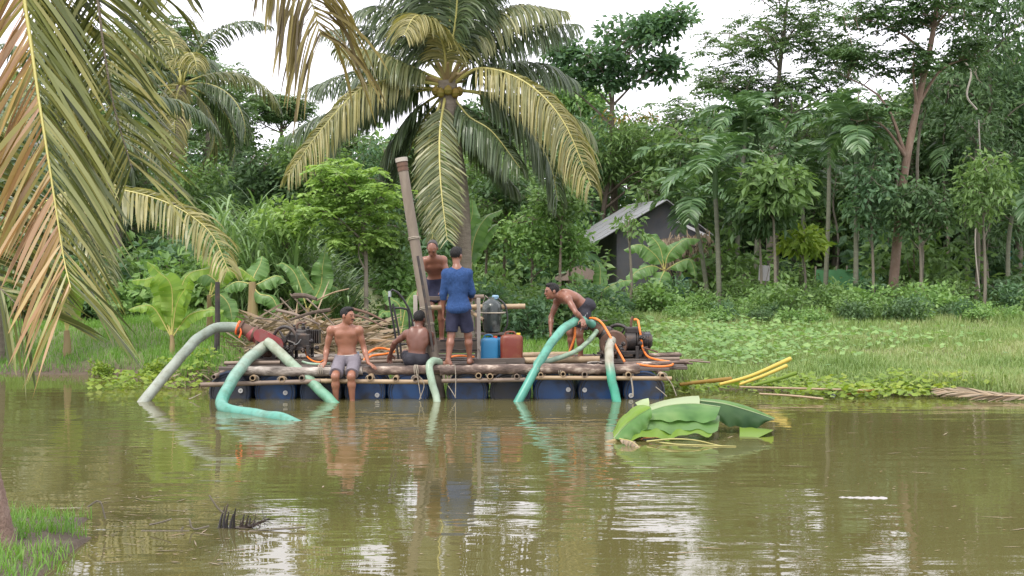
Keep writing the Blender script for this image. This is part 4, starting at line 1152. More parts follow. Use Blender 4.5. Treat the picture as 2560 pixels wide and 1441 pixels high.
bung_uv = {0: [(600, 978)], 1: [(712, 983)], 3: [(942, 989)], 7: [(1421, 975)], 8: [(1462, 976)], 9: [(1578, 990)]}
for i, bu in enumerate(BX):
    barrel(P(bu, 960, YF_ + .12)[0], YF_ + .12, i in (0, 2, 6), bung_uv.get(i, []))
for i in (0, 1, 8, 9):
    barrel(P(BX[i], 960, YF_)[0], YF_ + 1.15, True, [])
    barrel(P(BX[i], 960, YF_)[0], YF_ + 2.1, True, [])

def rough_log(name, p0, p1, r0, r1, mt, seed, parent=raft, knots=True, n=12):
    rr = rnd(seed); k = 26
    t = np.linspace(0, 1, k)[:, None]
    pts = np.array(p0) * (1 - t) + np.array(p1) * t
    L = np.linalg.norm(np.array(p1) - np.array(p0))
    pts = pts + np.stack([0 * t[:, 0], .012 * np.sin(t[:, 0] * L * 1.9 + seed), .010 * np.sin(t[:, 0] * L * 2.7 + seed * 2)], 1)
    rad = np.interp(t[:, 0], [0, 1], [r0, r1]) * (1 + .06 * rr.normal(size=k))
    return MB().tube(pts, rad, n).build(name, M[mt], parent, smooth=60)
def bamboo(name, p0, p1, rad, mt, parent=raft, hollow=.35, node=.32, n=10):
    p0 = np.array(p0, float); p1 = np.array(p1, float); L = np.linalg.norm(p1 - p0); d = (p1 - p0) / L
    ts = [0]; rs = [rad]; x = node * .6
    while x < L - .05:
        ts += [x - .02, x, x + .02]; rs += [rad, rad * 1.13, rad]; x += node
    ts.append(L); rs.append(rad)
    return MB().tube([p0 + d * t for t in ts], rs, n, 0, hollow=hollow, m2=1).build(name, [M[mt], M['bore']], parent, smooth=50)

zl = .41
rough_log('log', P(596, 0, YF_) * V3(1, 1, 0) + V3(0, .03, zl - .015), P(905, 0, YF_) * V3(1, 1, 0) + V3(0, .03, zl - .01), .064, .068, 'log_grey', 1)
rough_log('log', P(880, 0, YF_) * V3(1, 1, 0) + V3(0, .16, zl - .005), P(1135, 0, YF_) * V3(1, 1, 0) + V3(0, .10, zl), .062, .066, 'log', 2)
rough_log('log', P(1100, 0, YF_) * V3(1, 1, 0) + V3(0, -.02, zl), P(1345, 0, YF_) * V3(1, 1, 0) + V3(0, -.02, zl + .02), .066, .07, 'log', 3)
rough_log('log', P(1340, 0, YF_) * V3(1, 1, 0) + V3(0, .02, zl + .015), P(1600, 0, YF_) * V3(1, 1, 0) + V3(0, .02, zl + .03), .074, .07, 'log', 4)
bamboo('bamboo_rail', P(500, 963, 20.72), P(800, 954, 20.72), .034, 'bamboo_old')
bamboo('bamboo_rail', P(780, 953, 20.74), P(1082, 956, 20.74), .033, 'bamboo')
bamboo('bamboo_rail', P(1104, 953, 20.72), P(1330, 950, 20.72), .031, 'bamboo_old')
bamboo('bamboo_rail', P(1320, 945, 20.72), P(1680, 947, 20.72), .03, 'bamboo')
for i, (u, v) in enumerate([(533, 943), (630, 946), (703, 950), (753, 946), (924, 945), (988, 948), (1039, 950), (1196, 940), (1225, 942), (1292, 942), (1352, 938), (1408, 936), (1462, 937), (1572, 938), (1657, 940)]):
    p = P(u, v, 20.68)
    bamboo('bamboo_crosspole', p, p + V3(r.uniform(-.05, .05), 2.85, .03), r.uniform(.034, .043), 'bamboo' if i % 3 else 'bamboo_old', hollow=.3, node=.4, n=12)
# deck boards and poles, laid along the raft
dz = .425
for i in range(13):
    y = 21.02 + i * .205
    u0 = 548 + r.uniform(-8, 26) + i * 7; u1 = 1700 + r.uniform(-35, 28) - i * 2
    if i % 3 == 1: u1 += 20
    x0 = P(u0, 0, y)[0]; x1 = P(u1, 0, y)[0]
    if i in (1,): x0 = P(600, 0, y)[0]
    xm = x0 + (x1 - x0) * r.uniform(.3, .65)
    for (a, c) in ((x0, xm - .01), (xm + .01, x1)):
        h = r.uniform(.03, .05)
        tl = r.uniform(-.012, .012)
        MB().box(((a + c) / 2, y, dz + r.uniform(-.012, .012)), (c - a, r.uniform(.12, .165), h), R=[[1, 0, -tl], [0, 1, 0], [tl, 0, 1]], bev=.006).build('deck_board', M['plank'], raft)
for i, (u0, u1, v, y, rad, mt) in enumerate([(1310, 1500, 893, 21.5, .05, 'bamboo'), (1360, 1560, 884, 22.2, .045, 'bamboo_old'), (1300, 1420, 880, 22.6, .05, 'bamboo'), (740, 1000, 893, 21.9, .035, 'bamboo_old'),
                                             (720, 960, 882, 22.5, .045, 'log_grey'), (900, 1060, 898, 21.5, .028, 'bamboo_old'), (1500, 1705, 886, 23.1, .03, 'log'), (1560, 1722, 915, 21.2, .03, 'log'), (1570, 1700, 905, 21.9, .03, 'bamboo_old'), (560, 700, 915, 21.3, .028, 'bamboo_old')]):
    p0 = P(u0, v, y); p1 = P(u1, v + r.uniform(-3, 5), y + r.uniform(-.15, .15)); p0[2] = p1[2] = dz + .025 + rad
    p1[2] += r.uniform(0, .03)
    if 'log' in mt: rough_log('loose_pole', p0, p1, rad, rad * .9, mt, 20 + i)
    else: bamboo('loose_pole', p0, p1, rad, mt, hollow=.3)
# deck bearers across
for u in (610, 760, 900, 1060, 1240, 1400, 1540, 1640):
    x = P(u, 0, 21.5)[0]
    rough_log('bearer', (x, 20.92, .375), (x + .05, 23.5, .375), .032, .03, 'log', u, n=8)
# sticks, offcuts and rope ends strewn over the deck
for i in range(34):
    y = r.uniform(21.15, 23.2); u0 = r.choice([r.uniform(700, 1010), r.uniform(1310, 1500), r.uniform(1560, 1660)])
    L = r.uniform(.2, .8); a = r.normal(0, .5); q = P(u0, 0, y); q[2] = dz + .03 + r.uniform(0, .035)
    d = V3(math.cos(a), math.sin(a) * .6, r.normal(0, .04)) * L
    k = i % 4
    MB().tube(spline([q, q + d * .5 + V3(0, r.normal(0, .04), .012), q + d], 7), r.uniform(.007, .018), 6).build('deck_stick', M[['log', 'bamboo_old', 'rope', 'log_grey'][k]], raft)
# rope lashings
for i, (u, v, R) in enumerate([(633, 948, .05), (703, 952, .055), (1039, 948, .05), (1292, 944, .055), (1352, 938, .05), (1572, 940, .055), (1657, 942, .055), (924, 948, .05), (1120, 925, .078), (1040, 922, .076), (1402, 918, .086), (800, 928, .075), (1190, 921, .08)]):
    c = P(u, v, 20.76)
    mb = MB()
    big = R > .07
    if big: c = V3(c[0], YF_ + .03, zl)
    for k in range(3):
        mb.torus(c + V3((k - 1) * .016, .05 if not big else 0, 0), (1, .15 * (k - 1), .1) if big else (.2 * (k - 1), 1, .3), R, .006, 16, 5)
    mb.build('rope_lashing', M['rope'], raft)
for i, (pp) in enumerate([[(1040, 925), (1046, 960), (1052, 998)], [(1052, 945), (1060, 965), (1048, 1000)], [(1137, 912), (1139, 945), (1138, 995)], [(1120, 965), (1130, 980), (1139, 996)], [(1665, 942), (1680, 960), (1692, 990)], [(1578, 945), (1582, 970), (1583, 992)], [(1640, 968), (1655, 980), (1668, 992)], [(500, 985), (480, 995), (470, 998)]]):
    MB().tube(spline(px(pp, 20.68), 8), .006 if i != 5 else .012, 5).build('rope_end', M['rope'], raft)

# ------------------------------------------------------------------ work frame on the deck
fr = empty('work_frame', (P(1120, 0, 22.3)[0], 22.3, dz + .02), 'pale timber work frame with bamboo crossbars in the middle of the raft', 'frame')
def plankbar(name, p0, p1, w_, t_, mt, parent, bev=.004):
    p0 = np.array(p0, float); p1 = np.array(p1, float); d = p1 - p0; L = np.linalg.norm(d); x = d / L
    y = nrm(np.cross(V3(0, 1, 0) if abs(x[1]) < .9 else V3(1, 0, 0), x)); z = np.cross(x, y)
    return MB().box((p0 + p1) / 2, (L, w_, t_), R=np.stack([x, y, z], 1), bev=bev).build(name, M[mt], parent)
for (u, v0, v1, y, w_, mt) in [(1196, 745, 902, 21.6, .055, 'pale_wood'), (1038, 738, 895, 22.2, .06, 'pale_wood'), (1120, 750, 890, 23.1, .05, 'plank'), (1190, 752, 888, 23.1, .05, 'plank'), (1060, 750, 890, 23.1, .05, 'plank')]:
    a = P(u, v0, y); c = P(u, v1, y); c[0] = a[0] + .01; c[2] = dz + .02
    plankbar('post', c, a, w_, .045, mt, fr)
plankbar('brace', P(1198, 868, 21.56), P(1224, 902, 21.56), .05, .025, 'pale_wood', fr)
plankbar('base_board', P(1185, 905, 21.42), P(1312, 903, 21.42), .09, .05, 'plank', fr)
plankbar('platform_board', P(1040, 868, 22.5), P(1200, 866, 22.5), .2, .03, 'plank', fr)
plankbar('platform_board', P(1040, 862, 22.75), P(1200, 860, 22.75), .2, .03, 'plank', fr)
plankbar('rail', P(1036, 745, 22.3), P(1200, 748, 22.3), .06, .04, 'plank', fr)
plankbar('rail', P(1100, 852, 21.9), P(1200, 851, 21.9), .03, .03, 'iron', fr)
plankbar('rail', P(1100, 876, 21.9), P(1200, 876, 21.9), .03, .03, 'iron', fr)
bamboo('crossbar', P(1050, 770, 22.0), P(1313, 766, 22.0), .04, 'bamboo', fr)
bamboo('crossbar', P(1172, 777, 22.1), P(1210, 800, 21.9), .03, 'bamboo', fr)
bamboo('crossbar', P(1170, 743, 21.7), P(1210, 742, 21.7), .035, 'bamboo_old', fr)
# black bent-tube frame left of the pipe
ir = empty('tube_frame', (P(1005, 0, 22.0)[0], 22.0, dz + .02), 'black bent steel tube frame with white cap beside the leaning pipe', 'frame')
for pp, y, mt in [([(997, 890), (985, 820), (972, 735), (990, 728), (1015, 760), (1030, 800), (1036, 880)], 21.9, 'black_hose'), ([(1005, 895), (996, 830), (982, 760)], 21.75, 'black_hose'), ([(980, 770), (1010, 772), (1022, 790), (1026, 885)], 22.0, 'black_hose'), ([(990, 862), (1030, 860)], 21.9, 'iron')]:
    q = px(pp, y)
    for k in (0, -1):
        if pp[k][1] > 880: q[k][2] = dz + .02
    MB().tube(spline(q, 24), .016, 8).build('tube', M[mt], ir)
MB().tube(px([(974, 742), (974, 728)], 21.9), [.024, .024], 8).build('cap', M['white_plastic'], ir)

# ------------------------------------------------------------------ the leaning pipe
pp_ = empty('boring_pipe', P(1100, 1010, 21.25), 'tall grey-brown pipe leaning up through the raft with a ringed pale top', 'pipe')
p0, p1 = P(1106, 1035, 21.25), P(1008, 425, 21.5)
t = np.linspace(0, 1, 20)[:, None]
MB().tube(p0 * (1 - t) + p1 * t, np.linspace(.086, .072, 20), 18).build('shaft', M['pipe'], pp_, smooth=60)
ax = nrm(p1 - p0)
MB().lathe(p1 - ax * .02, ax, [(0, .072), (0, .08), (.05, .08), (.05, .075), (.07, .075), (.07, .082), (.12, .082), (.12, .076), (.135, .076)], 18).build('collar', M['iron_rust'], pp_, smooth=30)
MB().lathe(p1 + ax * .115, ax, [(0, .074), (0, .09), (.06, .09), (.06, .068), (-.1, .066)], 18).build('rim', M['pale_wood'], pp_, smooth=30)
m = MB()
q0, q1 = P(1082, 880, 21.1), P(1044, 640, 21.2)
m.tube([q0, (q0 + q1) / 2 + V3(.01, 0, 0), q1], .02, 8); m.build('side_rod', M['iron'], pp_)
for (u, v) in [(1093, 815), (1086, 775), (1050, 600)]:
    f = (v - 425) / (1035 - 425); c = p1 * (1 - f) + p0 * f
    m = MB()
    for k in range(2): m.torus(c + ax * .02 * k, ax + V3(.05 * k, .1, .05), .087, .007, 18, 5)
    m.build('rope_loop', M['rope'], pp_)

# ------------------------------------------------------------------ cans and tank
def jerrycan(name, label, u, v, y, w_, d_, h_, mt, cap, handle=True, z=None):
    c = P(u, v, y); z0 = dz + .02 if z is None else z
    base = V3(c[0], y, z0)
    o = empty(name, base, label, 'jerrycan', None)
    mb = MB(); n = 24; k = 9
    hs = [0, .03, .08, .3, .6, .86, .93, .97, 1.0]; sc = [.86, .97, 1, .975, 1, 1, .94, .82, .55]
    for hh, s_ in zip(hs, sc):
        for j in range(n):
            a = j * 2 * math.pi / n
            ca, sa = math.cos(a), math.sin(a)
            ex = abs(ca) ** .45 * math.copysign(1, ca); ey = abs(sa) ** .45 * math.copysign(1, sa)
            mb.v.append(tuple(base + V3(ex * w_ / 2 * s_, ey * d_ / 2 * s_, hh * h_)))
    for i in range(k - 1):
        for j in range(n):
            mb.f.append((i * n + j, i * n + (j + 1) % n, (i + 1) * n + (j + 1) % n, (i + 1) * n + j)); mb.m.append(0)
    mb.f.append(tuple(range(n))[::-1]); mb.f.append(tuple((k - 1) * n + j for j in range(n))); mb.m += [0, 0]
    mb.build('body', M[mt], o, smooth=50)
    t_ = base + V3(0, 0, h_)
    MB().tube(spline([t_ + V3(-w_ * .3, 0, -.01), t_ + V3(-w_ * .22, 0, .035), t_ + V3(w_ * .1, 0, .035), t_ + V3(w_ * .16, 0, -.01)], 10), .012, 8).build('handle', M[mt], o)
    cc = t_ + V3(w_ * .3, 0, -.012)
    MB().lathe(cc, (0, 0, 1), [(0, .032), (.03, .032), (.034, .028)], 14).build('cap', M[cap], o)
    return o
jerrycan('jerrycan', 'blue plastic jerrycan with silt streak on the raft', 1224, 900, 21.62, .27, .2, .40, 'can_blue', 'cap_red', z=.43)
jerrycan('jerrycan', 'dark red-brown fuel jerrycan with yellow cap on the raft', 1279, 900, 21.62, .335, .24, .445, 'can_red', 'cap_yellow', z=.43)
jerrycan('jerrycan', 'second blue jerrycan mostly hidden behind the red-brown one', 1240, 900, 21.95, .26, .2, .4, 'can_blue', 'cap_red', z=.43)
tk = empty('fuel_tank', P(1232, 832, 22.0), 'dull dark plastic tank with pale blue cap slung from the bamboo bar', 'tank')
tc_ = P(1230, 790, 22.0)
mb = MB(); mb.lathe(tc_ - V3(0, 0, .25), (0, 0, 1), [(0, .1), (.02, .15), (.07, .17), (.2, .19), (.34, .195), (.42, .18), (.46, .14), (.5, .07), (.53, .06)], 22, squash=.8); mb.build('body', M['tank'], tk, smooth=40)
MB().lathe(tc_ + V3(.05, 0, .25), (0, 0, 1), [(0, .05), (.04, .055), (.06, .04)], 14).build('cap', M['tank_cap'], tk)
MB().tube(spline([tc_ + V3(.08, -.02, .27), tc_ + V3(.2, -.05, .15), tc_ + V3(.23, -.05, -.1), tc_ + V3(.17, -.05, -.24)], 14), .014, 8).build('feed_hose', M['black_hose'], tk)
MB().torus(tc_ + V3(0, 0, .05), (0, 0, 1), .197, .012, 22, 6).build('sling', M['rope'], tk)
MB().tube([tc_ + V3(-.17, 0, .06), tc_ + V3(-.1, .02, .3), tc_ + V3(.16, 0, .07)], .008, 5).build('sling_rope', M['rope'], tk)
# shelf that carries the tank
MB().box((tc_[0], 22.0, tc_[2] - .265), (.5, .3, .03), bev=.004).build('tank_shelf', M['plank'], fr)

# ------------------------------------------------------------------ engine-driven pumps
def flywheel(parent, c, axis, R, mt='iron'):
    axis = nrm(np.array(axis, float))
    o = MB().torus(c, axis, R, R * .13, 30, 8).build('flywheel', M[mt], parent, smooth=60)
    A = nrm(np.cross(axis, V3(0, 0, 1))); B = np.cross(axis, A)
    MB().cyl(c - axis * .06, c + axis * .06, R * .25, n=14).build('hub', M[mt], o)
    for k in range(5):
        a = k * 2 * math.pi / 5 + .3; d = math.cos(a) * A + math.sin(a) * B
        MB().tube([c + d * R * .2, c + d * R * .92], [R * .11, R * .08], 6).build('spoke', M[mt], o)
    return o
# left pump
Y = 21.9
el = empty('engine_pump', P(700, 905, Y) * V3(1, 1, 0) + V3(0, 0, dz + .02), 'engine pump with red belt guard and spoked flywheel at the left end of the raft', 'engine pump')
MB().lathe(P(598, 818, Y), nrm(P(640, 838, Y) - P(598, 818, Y)), [(0, .06), (0, .115), (.03, .115), (.03, .085), (.2, .095), (.22, .125), (.26, .125), (.26, .08)], 20).build('suction_flange', M['iron_rust'], el, smooth=30)
MB().lathe(P(612, 826, Y), nrm(P(690, 866, Y) - P(612, 826, Y)), [(0, .07), (.1, .105), (.12, .12), (.14, .12), (.16, .1), (.3, .12), (.42, .11)], 20).build('pump_neck', M['red_paint'], el, smooth=40)
MB().lathe(P(668, 862, Y - .12), (0, 1, 0), [(0, .1), (.0, .17), (.03, .19), (.15, .19), (.18, .17), (.18, .1)], 24).build('volute', M['iron_rust'], el, smooth=30)
# belt guard: rounded plate
g0, g1 = P(648, 838, Y - .3), P(690, 862, Y - .3)
mb = MB(); n = 12; ring = []
d = nrm(g1 - g0); pz = nrm(np.cross(d, V3(0, 1, 0)))
for k in range(n + 1):
    a = -math.pi / 2 + math.pi * k / n; ring.append(g1 + .1 * (math.cos(a) * d + math.sin(a) * pz))
for k in range(n + 1):
    a = math.pi / 2 + math.pi * k / n; ring.append(g0 + .09 * (math.cos(a) * d + math.sin(a) * pz))
k = len(ring)
mb.add(ring + [q + V3(0, .07, 0) for q in ring], [tuple(range(k))[::-1], tuple(range(k, 2 * k))] + [(i, (i + 1) % k, k + (i + 1) % k, k + i) for i in range(k)])
mb.build('belt_guard', M['red_paint'], el, smooth=35)
flywheel(el, P(712, 850, Y - .22), (.35, 1, 0), .19)
MB().box(P(752, 852, Y), (.34, .32, .24), bev=.03).build('engine_block', M['iron'], el)
for i in range(5): MB().box(P(778 + i * 5, 842, Y), (.012, .26, .2), bev=.002).build('cooling_fin', M['iron'], el)
MB().lathe(P(752, 834, Y) + V3(-.14, 0, 0), (1, 0, 0), [(0, .04), (.02, .075), (.26, .075), (.28, .04)], 16).build('fuel_tank', M['iron'], el, smooth=40)
MB().tube(spline(px([(745, 835), (742, 815), (748, 808), (765, 808)], Y), 10), .02, 8).build('exhaust', M['iron_rust'], el)
for (u, v) in [(735, 828), (758, 824), (770, 832), (725, 870)]:
    MB().lathe(P(u, v, Y - .12), (0, -.2, 1), [(0, .03), (.05, .03), (.06, .02), (.09, .02)], 10).build('fitting', M['iron'], el)
for (dx, dy) in ((0, -.25), (0, .2)):
    MB().box(P(705, 902, Y) * V3(1, 1, 0) + V3(dx, dy, dz + .05), (.95, .09, .07), bev=.008).build('skid_beam', M['plank'], el)
for (u, h) in ((655, .27), (690, .3), (735, .22), (775, .22)):
    for dy in (-.25, .2):
        q = P(u, 900, Y) * V3(1, 1, 0) + V3(0, dy, dz + .07)
        MB().box(q + V3(0, 0, h / 2), (.05, .05, h), bev=.004).build('leg', M['iron'], el)
MB().box(P(700, 870, Y), (.75, .5, .05), bev=.006).build('bed_plate', M['iron'], el)
mb = MB(); mb.torus(P(594, 820, Y), nrm(V3(1, 0, -.3)), .1, .016, 16, 5); mb.tube(spline(px([(594, 812), (602, 830), (597, 845)], Y - .1), 6), .014, 5); mb.build('orange_strap', M['orange_strap'], el)
# right pump
Y = 22.0
er = empty('engine_pump', P(1560, 905, Y) * V3(1, 1, 0) + V3(0, 0, dz + .02), 'oily black engine pump wrapped with orange hose at the right end of the raft', 'engine pump')
d = nrm(P(1560, 868, Y) - P(1478, 812, Y))
MB().lathe(P(1476, 810, Y), d, [(0, .06), (0, .1), (.03, .1), (.03, .075), (.14, .075), (.16, .11), (.2, .11), (.21, .07)], 18).build('suction_flange', M['iron_rust'], er, smooth=30)
MB().lathe(P(1500, 826, Y), d, [(0, .07), (.06, .12), (.12, .13), (.14, .09), (.24, .11), (.36, .13)], 18).build('pump_neck', M['iron'], er, smooth=40)
MB().lathe(P(1535, 862, Y - .15), (0, 1, 0), [(0, .1), (0, .19), (.04, .21), (.16, .21), (.2, .19), (.2, .1)], 24).build('volute', M['iron_rust'], er, smooth=30)
flywheel(er, P(1546, 846, Y + .12), (.5, 1, 0), .2)
MB().lathe(P(1562, 852, Y), (1, 0, 0), [(0, .11), (.02, .14), (.16, .14), (.17, .11), (.2, .11), (.21, .13), (.38, .125), (.39, .1), (.41, .08)], 22).build('engine_block', M['iron'], er, smooth=30)
for i in range(6): MB().lathe(P(1592 + i * 6, 852, Y), (1, 0, 0), [(0, .1), (0, .145), (.012, .145), (.012, .1)], 18).build('cooling_fin', M['iron'], er)
MB().box(P(1582, 826, Y), (.22, .16, .1), bev=.02).build('fuel_tank', M['iron'], er)
MB().tube(spline(px([(1578, 822), (1579, 800), (1583, 792)], Y), 8), .02, 8).build('exhaust', M['iron_rust'], er)
MB().box(P(1618, 838, Y - .05), (.1, .14, .08), bev=.02).build('air_filter', M['tin_dark'], er)
for (dx, dy) in ((0, -.25), (0, .2)):
    MB().box(P(1560, 902, Y) * V3(1, 1, 0) + V3(dx, dy, dz + .05), (.85, .09, .07), bev=.008).build('skid_beam', M['plank'], er)
for u in (1510, 1545, 1590, 1612):
    for dy in (-.25, .2):
        q = P(u, 900, Y) * V3(1, 1, 0) + V3(0, dy, dz + .07)
        MB().box(q + V3(0, 0, .1), (.05, .05, .2), bev=.004).build('leg', M['iron'], er)
MB().box(P(1560, 880, Y), (.7, .5, .05), bev=.006).build('bed_plate', M['iron'], er)
plankbar('strut', P(1452, 801, Y - .05), P(1520, 802, Y - .05), .02, .06, 'plank', er)

for (par, u0, u1, y, sd_) in ((el, 650, 800, 21.75, 5), (er, 1505, 1625, 21.8, 6)):
    rr = rnd(sd_)
    for k in range(9):
        a_ = P(rr.uniform(u0, u1), rr.uniform(850, 895), y - rr.uniform(0, .25)); b_ = a_ + V3(rr.normal(0, .16), rr.normal(0, .05), rr.normal(0, .08))
        m_ = (a_ + b_) / 2 + V3(0, -.03, rr.normal(0, .06))
        for q in (a_, b_, m_): q[2] = max(q[2], dz + .04)
        MB().tube(spline([a_, m_, b_], 9), rr.uniform(.008, .016), 6).build('pipework', M[['iron', 'black_hose', 'iron_rust'][k % 3]], par)
    for k in range(6):
        a_ = P(rr.uniform(u0 + 20, u1 - 10), rr.uniform(840, 880), y - .12); a_[2] = max(a_[2], dz + .05)
        MB().lathe(a_, (rr.normal(), -1, rr.normal()), [(0, .03), (.01, .035), (.03, .035), (.035, .022), (.055, .02)], 8).build('fitting', M['iron'], par)
# ------------------------------------------------------------------ hoses
def hose(name, label, path, rad, mt, cat='hose', n=40, sides=16, group=None):
    pts = spline(path, n)
    q_ = np.arange(n) * (12.0 / n)
    wv_ = rad * (1 + .012 * np.sin(q_ * 2.1 + rad * 90) + .006 * np.sin(q_ * 5.3 + rad * 40))
    pts[1:-1] += .04 * rad * np.stack([np.sin(q_ * 3.1), np.cos(q_ * 2.3), np.sin(q_ * 3.7 + 1)], 1)[1:-1]
    o = MB().tube(pts, wv_, sides).build(name, M[mt], None, smooth=60, origin=tuple(np.array(path[-1]) * V3(1, 1, 0)))
    return tag(o, label, cat, group)
hose('suction_hose', 'thick grey-green hose arching from the left pump into the water by the bank',
     [P(600, 822, 21.9), P(572, 818, 21.9), P(535, 822, 21.8), P(490, 850, 21.6), P(440, 905, 21.2), P(395, 958, 20.9), P(352, 1012, 20.5), P(325, 1050, 20.3)], .076, 'hose_grey')
hose('suction_hose', 'teal hose from the left pump bent sharply at the water surface',
     [P(676, 862, 21.6), P(655, 870, 21.5), P(615, 903, 21.0), P(580, 950, 20.3), P(557, 993, 19.7), P(552, 1012, 19.45), P(566, 1026, 19.25), P(610, 1034, 19.0), P(660, 1043, 18.6), P(705, 1050, 18.3), P(770, 1078, 18.0)], .082, 'hose_green', n=70)
hose('suction_hose', 'grey-green hose running straight from the left pump down beside the seated man',
     [P(666, 856, 21.5), P(685, 870, 21.4), P(740, 922, 21.0), P(790, 968, 20.7), P(836, 1014, 20.4), P(870, 1052, 20.2)], .075, 'hose_green2')
hose('suction_hose', 'short pale hose hanging over the log between two men',
     [P(1105, 925, 21.25), P(1100, 908, 21.1), P(1083, 903, 20.85), P(1073, 915, 20.66), P(1078, 950, 20.58), P(1088, 985, 20.55), P(1094, 1015, 20.5), P(1100, 1060, 20.45)], .053, 'hose_pale')
hose('suction_hose', 'bright teal hose held by the bending man and dropping to the water',
     [P(1482, 812, 21.95), P(1462, 802, 21.8), P(1440, 803, 21.6), P(1405, 826, 21.3), P(1372, 868, 21.0), P(1338, 925, 20.75), P(1312, 975, 20.6), P(1290, 1016, 20.5), P(1268, 1060, 20.4)], .063, 'hose_bright')
hose('discharge_hose', 'thin pale green hose lying from the right pump across the deck',
     [P(1492, 828, 21.9), P(1475, 850, 21.7), P(1445, 875, 21.4), P(1405, 893, 21.2), P(1360, 905, 21.05), P(1335, 908, 21.0)], .036, 'hose_pale')
hose('discharge_hose', 'upright hose with silt-grey top and green lower half at the right pump',
     [P(1530, 852, 21.5), P(1524, 868, 21.1), P(1524, 905, 20.75), P(1530, 950, 20.6), P(1538, 985, 20.55), P(1545, 1016, 20.5), P(1552, 1060, 20.45)], .064, 'hose_upright')
MB().tube(px([(1514, 855), (1534, 856)], 21.2), .02, 6).build('clamp', M['iron'], er)
hose('orange_hose', 'orange hose looped over the right pump down to the log', [P(1462, 798, 21.9), P(1485, 796, 21.7), P(1505, 808, 21.6), P(1525, 840, 21.4), P(1545, 875, 21.3), P(1562, 905, 21.2)], .017, 'orange', n=30, sides=10)
hose('orange_hose', 'orange hose looping out past the right end of the raft', [P(1585, 800, 21.9), P(1594, 800, 21.9), P(1600, 825, 21.8), P(1604, 850, 21.8), P(1608, 872, 21.8), P(1622, 893, 21.6), P(1655, 902, 21.4), P(1680, 906, 21.3), P(1678, 914, 21.1), P(1640, 917, 21.0), P(1592, 911, 20.98)], .016, 'orange', n=60, sides=10)
hose('orange_hose', 'orange hose hanging between the legs of the bending man', [P(1438, 818, 21.6), P(1436, 845, 21.6), P(1424, 880, 21.6), P(1418, 897, 21.6)], .017, 'orange', n=20, sides=10)
hose('orange_hose', 'coiled orange hose on the deck between the seated men', [P(908, 905, 21.6), P(918, 885, 21.7), P(940, 872, 21.9), P(965, 873, 22.0), P(985, 880, 21.9), P(960, 886, 21.8), P(930, 890, 21.7), P(915, 900, 21.5)], .018, 'orange', n=50, sides=10)
hose('orange_hose', 'thin orange hose curling from the deck beside the left pump', [P(762, 880, 21.9), P(768, 893, 21.6), P(782, 903, 21.3), P(800, 906, 21.1), P(812, 898, 21.0)], .012, 'orange', n=26, sides=8)
hose('orange_hose', 'orange hose lying flat behind the standing man', [P(1125, 893, 21.5), P(1150, 890, 21.5), P(1185, 893, 21.6)], .015, 'orange', n=20, sides=8)
hose('grey_hose', 'thin grey hose lying along the deck behind the seated man', [P(755, 905, 21.2), P(775, 910, 21.1), P(805, 911, 21.0), P(825, 909, 21.0)], .018, 'hose_pale', n=20, sides=8)
# water bottle by the seated man
bo = empty('bottle', V3(P(895, 0, 21.3)[0], 21.3, dz + .02), 'small clear-blue bottle behind the seated man', 'bottle')
q = V3(P(895, 0, 21.3)[0], 21.3, dz + .02)
MB().lathe(q, (0, 0, 1), [(0, .03), (.01, .035), (.12, .035), (.16, .015), (.19, .015)], 14).build('body', M['tank_cap'], bo)
MB().lathe(q + V3(0, 0, .185), (0, 0, 1), [(0, .018), (.02, .018)], 10).build('cap', M['white_plastic'], bo)
